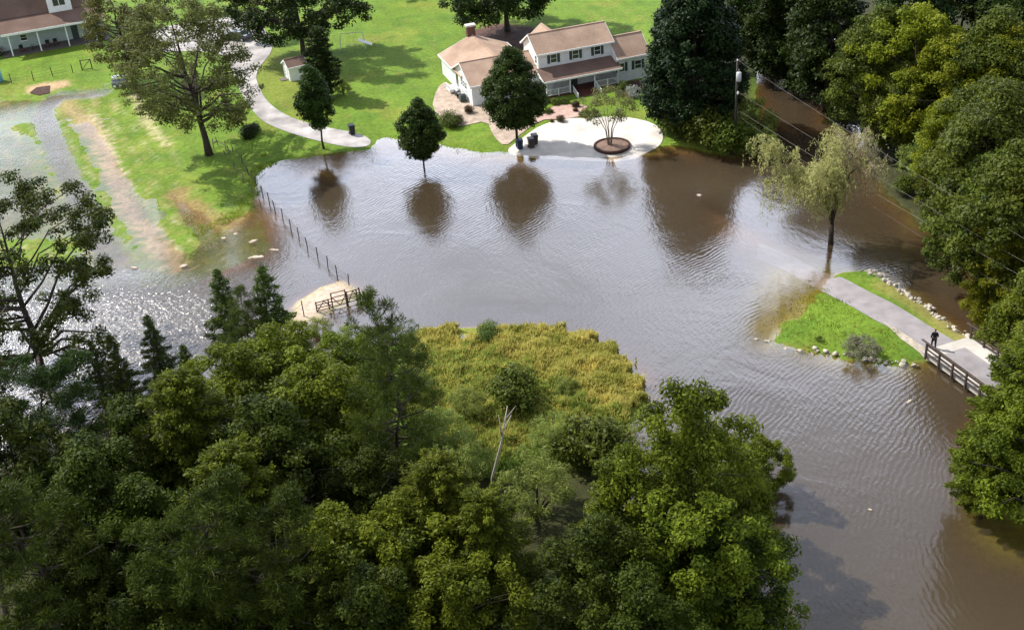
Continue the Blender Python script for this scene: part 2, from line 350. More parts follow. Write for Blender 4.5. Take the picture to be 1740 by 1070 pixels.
# the house stands on level ground
Hh += np.where(sds[0] > 3, .03*noise(GX, GY, 14, 4), 0)
Hh = np.maximum(Hh, -1.9)
_ix = xs; _iy = ys
def H(x, y):
    x = float(x); y = float(y)
    i = int(np.clip(np.searchsorted(_ix, x)-1, 0, len(_ix)-2)); j = int(np.clip(np.searchsorted(_iy, y)-1, 0, len(_iy)-2))
    u = (x-_ix[i])/(_ix[i+1]-_ix[i]); v = (y-_iy[j])/(_iy[j+1]-_iy[j])
    return float((Hh[j,i]*(1-u)+Hh[j,i+1]*u)*(1-v)+(Hh[j+1,i]*(1-u)+Hh[j+1,i+1]*u)*v)
def G(px, py, sink=0.0, floor=-5):    # the point of the ground seen at that place
    z = .3
    for _ in range(5):
        p = P(px, py, z); z = max(H(p[0], p[1]), 0)
    return Vector((p[0], p[1], max(H(p[0], p[1]), floor)-sink))

def gridmesh(name, mat, Z, attrs=None, rgb=None, keep=None):
    ny, nx = GX.shape
    co = np.stack([GX, GY, Z], -1).reshape(-1, 3).astype('f4')
    idx = np.arange(nx*ny).reshape(ny, nx)
    q = np.stack([idx[:-1,:-1], idx[:-1,1:], idx[1:,1:], idx[1:,:-1]], -1).reshape(-1, 4)
    if keep is not None:
        k = keep.reshape(ny, nx); kk = (k[:-1,:-1]|k[:-1,1:]|k[1:,1:]|k[1:,:-1]).reshape(-1); q = q[kk]
    m = bpy.data.meshes.new(name); m.vertices.add(len(co)); m.vertices.foreach_set('co', co.ravel())
    m.loops.add(q.size); m.loops.foreach_set('vertex_index', q.ravel().astype('i4'))
    m.polygons.add(len(q)); m.polygons.foreach_set('loop_start', np.arange(0, q.size, 4, dtype='i4')); 
    m.polygons.foreach_set('use_smooth', np.ones(len(q), bool))
    for k, a in (attrs or {}).items():
        at = m.attributes.new(k, 'FLOAT', 'POINT'); at.data.foreach_set('value', a.reshape(-1).astype('f4'))
    if rgb is not None:
        at = m.attributes.new('tint', 'FLOAT_COLOR', 'POINT')
        at.data.foreach_set('color', np.concatenate([rgb.reshape(-1, 3), np.ones((nx*ny, 1))], 1).astype('f4').ravel())
    m.materials.append(mat); m.update(calc_edges=True); m.validate()
    return link(bpy.data.objects.new(name, m))
# ground cover colours (what the soil and grass are, place by place)
def blend(c, col, wgt): return c*(1-wgt[..., None])+np.array(col)*wgt[..., None]
GRASS = (.120, .196, .022)
col = np.zeros(GX.shape+(3,))+np.array(GRASS)
col = blend(col, (.165, .205, .03), sstep(.1, .9, noise(GX, GY, 17, 6)))
col = blend(col, (.09, .165, .02), sstep(.1, .9, noise(GX, GY, 11, 11)))
ms = np.sin((GX*.96+GY*.28)*2*math.pi/2.4+.6*noise(GX, GY, 25, 40)); col = col*(1+.05*ms*sstep(0, 4, sds[0]))[..., None]
col = blend(col, (.20, .20, .05), .55*sstep(.55, 1.1, noise(GX, GY, 5, 41)))
col = blend(col, (.07, .14, .02), .5*sstep(.5, 1.1, noise(GX, GY, 3.2, 42)))
drv = sdf(GX, GY, PX([(430,100),(470,90),(500,140),(560,205),(500,200),(455,175),(432,140)])); col = blend(col, (.19, .21, .04), .8*sstep(-2, 1.5, drv)*(.6+.4*sstep(-.5,.5,noise(GX, GY, 3, 2))))
tan = (.36, .29, .17)
col = blend(col, (.20, .22, .05), fw*sstep(-.2, .8, noise(GX, GY, 4, 12))*.8)
rut = noise(GX*1.0+GY*.42, GY*.15, 2.6, 13, 2)   # tyre rows running down the field
col = blend(col, tan, fw*sstep(.55, 1.1, rut+.35*noise(GX, GY, 1.2, 14))*.55)
ra, rb_ = PX([(150, 200)])[0], PX([(305, 452)])[0]; rd = (rb_-ra)/np.linalg.norm(rb_-ra); rq = (GX-ra[0])*-rd[1]+(GY-ra[1])*rd[0]; rl = (GX-ra[0])*rd[0]+(GY-ra[1])*rd[1]
row = np.sin(rq*2*math.pi/1.9+.5*noise(GX, GY, 9, 43)); col = blend(col, (.40, .38, .22), fw*sstep(.55, 1, row+.35*noise(GX, GY, 1.3, 44))*sstep(-.3, .7, noise(GX, GY, 7, 45))*.55)
ch_s = pline(GX+noise(GX, GY, 2.5, 15)*.35, GY, PX([(150,200),(185,270),(215,350),(260,405),(305,452)]))
col = blend(col, (.46, .37, .27), .85*(1-sstep(.3, 1.5, ch_s+.9*noise(GX, GY, 1.7, 16)+.5*noise(GX, GY, 6, 51))))
ch_t = pline(GX+noise(GX, GY, 2.5, 17)*.3, GY, PX([(228,165),(262,225),(285,250)]))
col = blend(col, (.42, .37, .2), .75*(1-sstep(.2, .9, ch_t+.5*noise(GX, GY, 1.1, 18))))
ch_u = pline(GX+noise(GX, GY, 2.5, 17)*.3, GY, PX([(110,175),(135,200),(160,230)]))
col = blend(col, (.34, .25, .13), .7*(1-sstep(.4, 2.0, ch_u+.7*noise(GX, GY, 1.3, 3))))
col = blend(col, (.17, .17, .20), .6*(1-sstep(.7, 2.0, chan+.4*noise(GX, GY, 2.4, 50))))
edge = pline(GX+jx, GY+jy, PX([(300,330),(345,372),(390,385),(425,368)])); col = blend(col, (.24, .17, .07), .9*(1-sstep(.5, 2.2, edge+.9*noise(GX, GY, 1.4, 19))))
mud = sdf(GX+jx, GY+jy, PX([(45,152),(75,147),(110,143),(118,150),(80,160),(48,160)])); col = blend(col, (.42, .29, .17), sstep(-.8, .5, mud))
bed = sdf(GX+jx, GY+jy, PX([(790,60),(850,44),(905,50),(915,70),(895,100),(845,90),(800,80)])); col = blend(col, (.11, .065, .05), sstep(-.6, .6, bed))
under = np.where(Hh < -.02, sstep(.0, .22, -Hh)*np.where(field > -1, .12, 1), 0)
col = blend(col, (.22, .125, .055), under)     # silty bed below the flood water
col = np.where((under > 0)[..., None] & (Hh > -.38)[..., None] & (field < -2)[..., None], blend(col, (.21, .16, .045), .5+0*under), col)
fl = np.maximum(sstep(0, 3, sds[1]), sstep(0, 3, sds[2])*sstep(-1, 5, P(1690,860)[1]-0*GY+(-GY+sds[2]*0)+50))
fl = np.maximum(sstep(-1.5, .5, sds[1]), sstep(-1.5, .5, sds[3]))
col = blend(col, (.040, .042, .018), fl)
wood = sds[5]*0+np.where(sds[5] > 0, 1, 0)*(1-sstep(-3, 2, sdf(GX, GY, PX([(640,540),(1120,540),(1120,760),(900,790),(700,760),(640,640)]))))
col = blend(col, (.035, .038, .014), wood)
col = blend(col, (.24, .23, .045), np.where(sds[5] > 0, 1, 0)*mw*(1-wood))
col = blend(col, (.50, .39, .31), sstep(-1.0, 1.2, sds[6]))
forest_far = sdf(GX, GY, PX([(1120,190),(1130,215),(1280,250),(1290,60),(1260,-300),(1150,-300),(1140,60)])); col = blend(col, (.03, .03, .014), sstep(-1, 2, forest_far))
bankb = sdf(GX, GY, PX([(1500,458),(1482,462),(1640,590),(1660,590),(1652,570)])); col = blend(col, (.36, .29, .16), sstep(-.5, .6, bankb)*.9)
pen = sstep(-4, 1, sdf(GX, GY, PX([(1255,560),(1300,592),(1440,622),(1560,628),(1560,500),(1460,445),(1330,425),(1270,440)]))); col = blend(col, (.20, .19, .04), pen*np.where(Hh < -.0, .8, 0))
lrg = sstep(-2.5, 1, sdf(GX, GY, PX([(1640,830),(1700,845),(1800,880),(1800,965),(1700,945),(1650,890)]))); col = blend(col, (.22, .23, .035), lrg*.9)
dry = pline(GX, GY, PX([(1500,490),(1570,535),(1640,585)])); col = blend(col, (.23, .21, .06), (1-sstep(.3, 1.4, dry))*.8)

m, t, N, L = mat_base('ground_cover')
o = N('ShaderNodeOutputMaterial'); p = N('ShaderNodeBsdfPrincipled'); L(p.outputs[0], o.inputs[0]); p.inputs['Roughness'].default_value = .9; p.inputs['Specular IOR Level'].default_value = .12
at = N('ShaderNodeAttribute', attribute_name='tint'); tcn = N('ShaderNodeTexCoord')
n1 = N('ShaderNodeTexNoise'); n1.inputs['Scale'].default_value = 2.2; n1.inputs['Detail'].default_value = 8; n1.inputs['Roughness'].default_value = .72
n2 = N('ShaderNodeTexNoise'); n2.inputs['Scale'].default_value = .22; n2.inputs['Detail'].default_value = 5; n2.inputs['Roughness'].default_value = .6
L(tcn.outputs['Object'], n1.inputs['Vector']); L(tcn.outputs['Object'], n2.inputs['Vector'])
r1 = N('ShaderNodeMapRange'); r1.inputs['From Min'].default_value = .3; r1.inputs['From Max'].default_value = .7; r1.inputs['To Min'].default_value = .62; r1.inputs['To Max'].default_value = 1.38; L(n1.outputs['Fac'], r1.inputs['Value'])
r2 = N('ShaderNodeMapRange'); r2.inputs['From Min'].default_value = .3; r2.inputs['From Max'].default_value = .7; r2.inputs['To Min'].default_value = .84; r2.inputs['To Max'].default_value = 1.16; L(n2.outputs['Fac'], r2.inputs['Value'])
mu = N('ShaderNodeMath', operation='MULTIPLY'); L(r1.outputs[0], mu.inputs[0]); L(r2.outputs[0], mu.inputs[1])
vm = N('ShaderNodeVectorMath', operation='SCALE'); L(at.outputs['Color'], vm.inputs[0]); L(mu.outputs[0], vm.inputs['Scale']); L(vm.outputs[0], p.inputs['Base Color'])
b = N('ShaderNodeBump'); b.inputs['Strength'].default_value = .5; b.inputs['Distance'].default_value = .12; L(n1.outputs['Fac'], b.inputs['Height']); L(b.outputs[0], p.inputs['Normal'])
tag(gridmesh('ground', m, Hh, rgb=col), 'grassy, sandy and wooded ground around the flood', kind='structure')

# water
m, t, N, L = mat_base('flood_water')
o = N('ShaderNodeOutputMaterial'); at = N('ShaderNodeAttribute', attribute_name='depth'); tcn = N('ShaderNodeTexCoord')
ex = N('ShaderNodeMath', operation='MULTIPLY'); ex.inputs[1].default_value = -1.3; L(at.outputs['Fac'], ex.inputs[0])
e2 = N('ShaderNodeMath', operation='EXPONENT'); L(ex.outputs[0], e2.inputs[0])
e3 = N('ShaderNodeMath', operation='SUBTRACT'); e3.inputs[0].default_value = 1; e3.use_clamp = True; L(e2.outputs[0], e3.inputs[1])
df = N('ShaderNodeBsdfDiffuse'); tp = N('ShaderNodeBsdfTransparent'); tp.inputs[0].default_value = (.93, .84, .70, 1)
nb = N('ShaderNodeTexNoise'); nb.inputs['Scale'].default_value = .05; nb.inputs['Detail'].default_value = 6; L(tcn.outputs['Object'], nb.inputs['Vector'])
rb = N('ShaderNodeValToRGB'); rb.color_ramp.elements[0].position = .35; rb.color_ramp.elements[1].position = .65
rb.color_ramp.elements[0].color = (.046, .034, .021, 1); rb.color_ramp.elements[1].color = (.062, .047, .030, 1); L(nb.outputs['Fac'], rb.inputs[0]); L(rb.outputs[0], df.inputs[0])
m1 = N('ShaderNodeMixShader'); L(e3.outputs[0], m1.inputs[0]); L(tp.outputs[0], m1.inputs[1]); L(df.outputs[0], m1.inputs[2])
gl = N('ShaderNodeBsdfGlossy'); gl.inputs['Roughness'].default_value = .07; gl.inputs[0].default_value = (1, 1, 1, 1)
fr = N('ShaderNodeFresnel'); fr.inputs['IOR'].default_value = 1.7
# ripples: fine chop, gentle swell and drifting arcs, patchy in strength
mpw = N('ShaderNodeMapping'); mpw.inputs['Rotation'].default_value = (0, 0, R_(35)); mpw.inputs['Scale'].default_value = (1, .42, 1); L(tcn.outputs['Object'], mpw.inputs[0])
w1 = N('ShaderNodeTexNoise'); w1.inputs['Scale'].default_value = 2.6; w1.inputs['Detail'].default_value = 4; w1.inputs['Roughness'].default_value = .6; L(mpw.outputs[0], w1.inputs['Vector'])
mpa = N('ShaderNodeMapping'); mpa.inputs['Location'].default_value = (-46, -52, 0); L(tcn.outputs['Object'], mpa.inputs[0])
w2 = N('ShaderNodeTexWave', wave_type='RINGS', rings_direction='Z'); w2.inputs['Scale'].default_value = .75; w2.inputs['Distortion'].default_value = 9; w2.inputs['Detail'].default_value = 3; w2.inputs['Detail Scale'].default_value = .6; L(mpa.outputs[0], w2.inputs['Vector'])
pa = N('ShaderNodeTexNoise'); pa.inputs['Scale'].default_value = .06; pa.inputs['Detail'].default_value = 3; L(tcn.outputs['Object'], pa.inputs['Vector'])
pr = N('ShaderNodeMapRange'); pr.inputs['From Min'].default_value = .42; pr.inputs['From Max'].default_value = .62; pr.inputs['To Min'].default_value = .0; pr.inputs['To Max'].default_value = .26; L(pa.outputs['Fac'], pr.inputs['Value'])
wm = N('ShaderNodeMath', operation='MULTIPLY'); L(w2.outputs['Fac'], wm.inputs[0]); L(pr.outputs[0], wm.inputs[1])
wa = N('ShaderNodeMath', operation='ADD'); ca = N('ShaderNodeAttribute', attribute_name='chop'); w3 = N('ShaderNodeTexNoise'); w3.inputs['Scale'].default_value = 1.7; w3.inputs['Detail'].default_value = 3; w3.inputs['Roughness'].default_value = .6; L(tcn.outputs['Object'], w3.inputs['Vector'])
cm_ = N('ShaderNodeMath', operation='MULTIPLY'); L(ca.outputs['Fac'], cm_.inputs[0]); L(w3.outputs['Fac'], cm_.inputs[1]); cg = N('ShaderNodeMath', operation='MULTIPLY_ADD'); cg.inputs[1].default_value = 16.0; L(cm_.outputs[0], cg.inputs[0]); p2 = N('ShaderNodeTexNoise'); p2.inputs['Scale'].default_value = .11; p2.inputs['Detail'].default_value = 5; p2.inputs['Distortion'].default_value = 1.2; L(tcn.outputs['Object'], p2.inputs['Vector']); p3 = N('ShaderNodeMapRange'); p3.inputs['From Min'].default_value = .38; p3.inputs['From Max'].default_value = .62; p3.inputs['To Min'].default_value = .25; p3.inputs['To Max'].default_value = 1.25; L(p2.outputs['Fac'], p3.inputs['Value']); w1m = N('ShaderNodeMath', operation='MULTIPLY'); L(w1.outputs['Fac'], w1m.inputs[0]); L(p3.outputs[0], w1m.inputs[1]); L(w1m.outputs[0], cg.inputs[2]); L(cg.outputs[0], wa.inputs[0]); L(wm.outputs[0], wa.inputs[1])
bw = N('ShaderNodeBump'); bw.inputs['Strength'].default_value = 1.0; bw.inputs['Distance'].default_value = .027; cal = N('ShaderNodeMapRange'); cal.inputs['From Min'].default_value = .0; cal.inputs['From Max'].default_value = .5; cal.inputs['To Min'].default_value = .12; cal.inputs['To Max'].default_value = 1.0; L(at.outputs['Fac'], cal.inputs['Value']); wc = N('ShaderNodeMath', operation='MULTIPLY'); L(wa.outputs[0], wc.inputs[0]); L(cal.outputs[0], wc.inputs[1]); L(wc.outputs[0], bw.inputs['Height'])
rg_ = N('ShaderNodeMath', operation='MULTIPLY_ADD'); rg_.inputs[1].default_value = .10; rg_.inputs[2].default_value = .11; L(ca.outputs['Fac'], rg_.inputs[0]); L(rg_.outputs[0], gl.inputs['Roughness'])
L(bw.outputs[0], gl.inputs['Normal']); L(bw.outputs[0], fr.inputs['Normal'])
gf_ = N('ShaderNodeNewGeometry'); nb_ = N('ShaderNodeMath', operation='SUBTRACT'); nb_.inputs[0].default_value = 1; L(gf_.outputs['Backfacing'], nb_.inputs[1]); fm_ = N('ShaderNodeMath', operation='MULTIPLY'); L(fr.outputs[0], fm_.inputs[0]); L(nb_.outputs[0], fm_.inputs[1])
m2 = N('ShaderNodeMixShader'); L(fm_.outputs[0], m2.inputs[0]); L(m1.outputs[0], m2.inputs[1]); L(gl.outputs[0], m2.inputs[2]); L(m2.outputs[0], o.inputs[0])
chop = sstep(-4, 10, sdf(GX, GY, PX([(-300,440),(60,455),(300,462),(420,470),(440,560),(330,640),(150,760),(-300,900)])))
chop = np.clip(chop, 0, 1)
tag(gridmesh('water', m, np.zeros(GX.shape), {'depth': np.maximum(-Hh, 0), 'chop': chop}, keep=(Hh < .06)), 'brown flood water spread over the fields and road', kind='structure')

# ---------------------------------------------------------------- draped sheets
def drape(name, poly_px, mat, dz=.03, step=1.0, label=None, zmin=-9, zp=.3, kind='structure'):
    pl = PX(poly_px, zp); n = len(pl)
    # densify the outline
    out = []
    for i in range(n):
        a, b = pl[i], pl[(i+1) % n]; k = max(1, int(np.linalg.norm(b-a)/step))
        out += [a+(b-a)*j/k for j in range(k)]
    out = np.array(out)
    gx, gy = np.meshgrid(np.arange(pl[:,0].min(), pl[:,0].max(), step), np.arange(pl[:,1].min(), pl[:,1].max(), step))
    s = sdf(gx, gy, out); pin = np.stack([gx[s > step*.4], gy[s > step*.4]], -1)
    vv = [Vector(p) for p in out]+[Vector(p) for p in pin]
    r = delaunay_2d_cdt(vv, [], [list(range(len(out)))], 1, 1e-4)
    mb = MB(); mb.v = [(v.x, v.y, max(H(v.x, v.y), zmin)+dz) for v in r[0]]; mb.f = [tuple(f) for f in r[2]]
    o = mb.build(name, mat, smooth=True); tag(o, label, kind=kind); return o
def smooth_poly(pts, it=2):
    for _ in range(it):
        q = []
        for i in range(len(pts)):
            a = np.array(pts[i], float); b = np.array(pts[(i+1) % len(pts)], float); q += [tuple(a*.75+b*.25), tuple(a*.25+b*.75)]
        pts = q
    return pts
drape('driveway', smooth_poly([(400,30),(430,32),(447,48),(464,72),(462,92),(446,110),(434,130),(440,150),(457,180),(500,205),(560,219),(610,226),(632,236),(626,246),(600,249),(560,244),(500,230),(452,212),(428,190),(404,150),(392,112),(380,92),(300,88),(230,97),(196,80),(260,52),(330,38)]), M['conc_drive'], .05, label='pale concrete driveway curving past the small shed')
drape('parking_pad', smooth_poly([(856,256),(878,241),(905,222),(925,212),(960,202),(1000,203),(1045,199),(1085,203),(1115,212),(1128,226),(1124,243),(1104,253),(1085,263),(1050,270),(1000,269),(940,266),(900,264)]), M['concrete'], .05, label='bright concrete parking pad in front of the farmhouse')
drape('path', [(1290,402),(1350,425),(1400,455),(1432,468),(1480,497),(1540,533),(1600,570),(1640,592),(1610,620),(1582,604),(1560,590),(1500,555),(1450,522),(1400,492),(1350,460),(1285,425)], M['asphalt'], .05, zmin=-2, label='grey asphalt path running into the flood water')
drape('path_shoulder', [(1498,549),(1540,574),(1572,594),(1592,606),(1580,611),(1562,600),(1530,580)], M['shoulder'], .07, .6, label='pale gravel shoulder along the asphalt path')
drape('walkway', [(925,205),(905,213),(925,190),(950,180),(985,180),(1000,183),(985,200),(960,204)], M['brick_walk'], .08, .8, label='pinkish brick walkway from the pad to the porch')
drape('gravel_bed', smooth_poly([(742,152),(760,138),(806,176),(860,182),(900,196),(925,192),(905,214),(880,232),(858,248),(838,232),(828,206),(790,214),(765,216),(733,188)], 1), M['paver'], .065, .8, label='tan gravel bed around the farmhouse wing')
drape('mulch_bed', [(800,66),(850,46),(905,50),(912,66),(897,86),(850,80),(806,74)], M['mulch'], .05, 1, label='dark mulch under the shade tree behind the farmhouse')
drape('mulch_bed', [(1050,160),(1062,141),(1095,138),(1105,150),(1090,160),(1070,170)], M['mulch'], .05, .8, label='dark mulch bed along the right farmhouse wing')
drape('mulch_bed', [(50,158),(62,150),(85,147),(84,158),(66,161)], M['mulch'], .09, .5, label='dark mulch heap spread beside the flooded field')

# ---------------------------------------------------------------- foliage
def leaf_mesh(name, mat, c, nrm, size, asp=.5, tone=None, tdir=None):
    n = len(c); nrm = nrm/(np.linalg.norm(nrm, axis=1, keepdims=True)+1e-9)
    t = rng.normal(size=(n, 3)) if tdir is None else tdir
    t = t-nrm*np.sum(t*nrm, 1, keepdims=True); t /= np.linalg.norm(t, axis=1, keepdims=True)+1e-9
    s = np.cross(nrm, t); sz = size*rng.uniform(.7, 1.35, (n, 1))
    v = np.stack([c-t*sz, c+s*sz*asp+t*sz*.1, c+t*sz, c-s*sz*asp+t*sz*.1], 1).reshape(-1, 3).astype('f4')
    m = bpy.data.meshes.new(name); m.vertices.add(4*n); m.vertices.foreach_set('co', v.ravel())
    m.loops.add(4*n); m.loops.foreach_set('vertex_index', np.arange(4*n, dtype='i4'))
    m.polygons.add(n); m.polygons.foreach_set('loop_start', np.arange(0, 4*n, 4, dtype='i4'))
    if tone is None: tone = rng.random(n)
    a = m.attributes.new('tone', 'FLOAT', 'FACE'); a.data.foreach_set('value', np.clip(tone, 0, 1).astype('f4'))
    m.materials.append(mat); m.update(calc_edges=True); return m
def clump_leaves(cl, rad, per, flat=.62, up=.45, fill=1/2.2):
    C_, Nn, T = [], [], []
    for c, r in zip(cl, rad):
        k = max(12, int(per*r*r)); d = rng.normal(size=(k, 3)); d[:,2] += .35; d /= np.linalg.norm(d, axis=1, keepdims=True)
        rr = r*rng.random((k, 1))**fill*rng.uniform(.8, 1.12, (k, 1))
        C_.append(np.array(c)+d*rr*np.array([1, 1, flat]))
        n = d*.6+rng.normal(size=(k, 3))*.45; n[:,2] += up; Nn.append(n)
        T.append(np.clip(rng.normal(rng.uniform(.25, .75), .2, k), 0, 1))
    return np.concatenate(C_), np.concatenate(Nn), np.concatenate(T)
def trunk_mesh(H_, r0, lean, targets, bark, hb, limbs=14, wob=.25, tipr=.04, sides=7):
    mb = MB(); top = H_*.9; pts = []; rad = []
    for i in range(9):
        z = top*i/8-.6*(i == 0); pts.append(Vector((lean[0]*(i/8)**1.3+rng.normal()*wob*.3*(i > 0), lean[1]*(i/8)**1.3+rng.normal()*wob*.3*(i > 0), z))); rad.append(r0*(1-.88*i/8)+(.35*r0 if i == 0 else 0))
    mb.tube(pts, rad, sides)
    tg = list(targets); rng.shuffle(tg)
    for c in tg[:limbs]:
        c = Vector([float(x) for x in c]); z0 = max(hb*.75, min(c.z-.35*math.hypot(c.x, c.y)-.3, top*.93)); k = min(max(z0/top, 0), .99)*8; i = int(k); a = pts[i].lerp(pts[i+1], k-i)
        ra = (rad[i]*(1-(k-i))+rad[i+1]*(k-i))*.55; mid = a.lerp(c, .5)+Vector((rng.normal()*.25, rng.normal()*.25, .1*(c-a).length))
        q = a.lerp(mid, .5)+Vector((0, 0, -.03*(c-a).length)); mb.tube([a, q, mid, mid.lerp(c, .55), c], [ra, ra*.8, ra*.6, ra*.4, tipr], 5)
    return mb.mesh('trunk', bark, True)
ENV = {
 'round': lambda t: math.sin(math.pi*min(1, t*.9+.12))**.6,
 'oval': lambda t: (math.sin(math.pi*(t**.75)*.92+.16))**.75 if t < 1 else .1,
 'cone': lambda t: (1-t)**.85*min(1, t*6+.35)+.05,
 'dome': lambda t: (1-t**2.2)**.5*min(1, t*3+.55),
 'spread': lambda t: (1-(2*t-.75)**2*.5)**.5 if t < .98 else .4,
}
def broad(name, leaf, H_=15, R=5, hb=3.5, nc=110, cr=(.8, 1.5), per=170, ls=.17, env='round', bark='bark', r0=.3, lean=(0, 0), shell=.55, limbs=16, asp=.5, flat=.62, cl=None, lump=0.25):
    E_ = ENV[env]; cs = []; rs = []
    ph = rng.uniform(0, 6.28, 4)
    for i in range(nc):
        t = rng.random(); e = E_(t)
        if rng.random() > e**1.1+.05: t = rng.random(); e = E_(t)
        th = rng.uniform(0, 6.283); lo = 1+lump*math.sin(2*th+ph[0]+3*t)+lump*.7*math.sin(3*th+ph[1]-4*t)
        r = rng.uniform(*cr); rad = max(0, R*e*lo*(shell+(1-shell)*rng.random()**.5)-r*.5)
        z = hb+(H_-hb)*t; k = z/H_
        cs.append((rad*math.cos(th)+lean[0]*k, rad*math.sin(th)+lean[1]*k, z-r*.4)); rs.append(r)
    c, n, tn = clump_leaves(cs, rs, per, flat)
    cm = leaf_mesh('crown', M[leaf], c, n, ls, asp, tn)
    far = sorted(cs, key=lambda q: -math.hypot(q[0], q[1]))[:max(limbs*2, 4)]
    tm = trunk_mesh(H_*.92, r0, lean, far, M[bark], hb, limbs)
    return dict(name=name, trunk=tm, crown=cm, H=H_)
def conifer(name, leaf, H_=12, R=2.5, hb=1.0, nb=90, ls=.16, bark='bark', r0=.18, droop=.25, per=46, env='cone', asp=.22, spray=.5, open_=0.):
    E_ = ENV[env]; mb = MB(); pts = [(rng.normal()*.06*i, rng.normal()*.06*i, H_*i/6-.5*(i == 0)) for i in range(7)]
    mb.tube(pts, [r0*(1-.93*i/6) for i in range(7)], 7)
    C_, N_, T_, D_ = [], [], [], []
    for i in range(nb):
        t = (i+.5)/nb; z = hb+(H_-hb)*t; th = i*2.4+rng.normal()*.3; L_ = R*E_(t)*rng.uniform(.7, 1.15)
        d = np.array([math.cos(th), math.sin(th), .35*t+.05-droop*(1-t)])
        a = np.array([0, 0, z]); e = a+d*L_
        if L_ > .7: mb.tube([a, a+d*L_*.5+np.array([0, 0, .05*L_]), e], [max(.02, r0*.28*(1-t)+.01), .025, .012], 4)
        k = int(per*max(.4, L_)); s = np.maximum(rng.random(k)**.6, open_); q = a+d*L_*s[:, None]
        side = np.array([-d[1], d[0], 0]); wd = spray*(1.05-s)*L_*.55+.12
        off = side*(rng.uniform(-1, 1, k)*wd)[:, None]+rng.normal(size=(k, 3))*.09; off[:,2] -= np.abs(rng.normal(size=k))*.10
        C_.append(q+off); dd = d[None]*.8+off*1.4+rng.normal(size=(k, 3))*.35; D_.append(dd)
        n = rng.normal(size=(k, 3))*.5; n[:,2] += .9; N_.append(n); T_.append(np.clip(rng.normal(rng.uniform(.3, .7), .2, k), 0, 1))
    cm = leaf_mesh('crown', M[leaf], np.concatenate(C_), np.concatenate(N_), ls, asp, np.concatenate(T_), np.concatenate(D_))
    return dict(name=name, trunk=mb.mesh('trunk', M[bark], True), crown=cm, H=H_)
def pine(name, leaf, H_=18, R=4, hb=6, nb=46, ls=.22, r0=.26, tuft=.62, per=150, env='round', bark='bark', asp=.10):
    E_ = ENV[env]; mb = MB(); pts = [(rng.normal()*.12*i, rng.normal()*.12*i, H_*i/8-.6*(i == 0)) for i in range(9)]
    mb.tube(pts, [r0*(1-.9*i/8) for i in range(9)], 8)
    C_, N_, T_, D_ = [], [], [], []
    for i in range(nb):
        t = (i+.5)/nb; z = hb+(H_-hb)*t; th = i*2.4+rng.normal()*.4; L_ = R*max(.15, E_(t))*rng.uniform(.6, 1.15); k_ = min(z/H_, .99)*8; j = int(k_)
        a = np.array(Vector(pts[j]).lerp(Vector(pts[j+1]), k_-j)); up = .15+.5*t
        e = a+np.array([math.cos(th), math.sin(th), up])*L_; mid = (a+e)/2+np.array([0, 0, -.08*L_])
        mb.tube([a, mid, e], [r0*.32*(1-t)+.02, .04, .02], 5)
        for q in range(max(2, int(L_*1.6))):
            s = rng.uniform(.35, 1.05); c = a+(e-a)*s+np.array([-math.sin(th), math.cos(th), 0])*rng.normal()*.35*L_*.6*s+np.array([0, 0, rng.uniform(-.1, .35)])
            tr = tuft*rng.uniform(.7, 1.3); k = int(per*tr*tr*1.6); d = rng.normal(size=(k, 3)); d[:,2] += .55; d /= np.linalg.norm(d, axis=1, keepdims=True)
            C_.append(c+d*tr*rng.uniform(.45, 1, (k, 1))*np.array([1, 1, .7])); D_.append(d); N_.append(rng.normal(size=(k, 3))+np.array([0, 0, .6])); T_.append(np.clip(rng.normal(rng.uniform(.3, .75), .18, k), 0, 1))
    cm = leaf_mesh('crown', M[leaf], np.concatenate(C_), np.concatenate(N_), ls, asp, np.concatenate(T_), np.concatenate(D_))
    return dict(name=name, trunk=mb.mesh('trunk', M[bark], True), crown=cm, H=H_)
def shrub(name, leaf, R=1.2, H_=1.6, n=14, per=240, ls=.09, asp=.5, cr=(.35, .6), bark='bark', flat=.8, lump=.2):
    cs, rs = [], []
    for i in range(n):
        r = rng.uniform(*cr)*R; th = rng.uniform(0, 6.28); q = rng.random()**.5; z = (H_-r*.7)*(.25+.75*rng.random()*(1-q*q*.55))
        cs.append(((R-r*.8)*q*math.cos(th), (R-r*.8)*q*math.sin(th), max(r*.5, z))); rs.append(r)
    c, nn, tn = clump_leaves(cs, rs, per, flat)
    c[:,2] = np.maximum(c[:,2], .02)
    cm = leaf_mesh('foliage', M[leaf], c, nn, ls, asp, tn); mb = MB()
    for k in range(5):
        q = cs[k % len(cs)]; mb.tube([(.05*q[0], .05*q[1], -.2), (q[0]*.5, q[1]*.5, q[2]*.5), q], [.05*R, .03*R, .012], 4)
    return dict(name=name, trunk=mb.mesh('stem', M[bark], True), crown=cm, H=H_, tn='stem', cn='foliage')
def put(sp, loc, label, cat='tree', rz=None, s=1, group=None, lean=None):
    root = thing(sp['name'], label, cat, loc, rng.uniform(0, 6.28) if rz is None else rz, group)
    root.scale = (s, s, s) if not hasattr(s, '__len__') else s
    if lean: root.rotation_euler[0] = lean[0]; root.rotation_euler[1] = lean[1]
    part(sp.get('tn', 'trunk'), sp['trunk'], root); part(sp.get('cn', 'crown'), sp['crown'], root); return root
def at_base(sp, px, py, label, **k): return put(sp, G(px, py), label, **k)
def at_top(sp, px, py, label, s=1, H_=None, **k):    # the crown's tip is seen at that place
    sz = s[2] if hasattr(s, '__len__') else s
    z = sp['H']*sz; g = .2
    for _ in range(4):
        p = P(px, py, z*.97+g); g = H(p[0], p[1])
    return put(sp, (p[0], p[1], max(g, -.6)), label, s=s, **k)
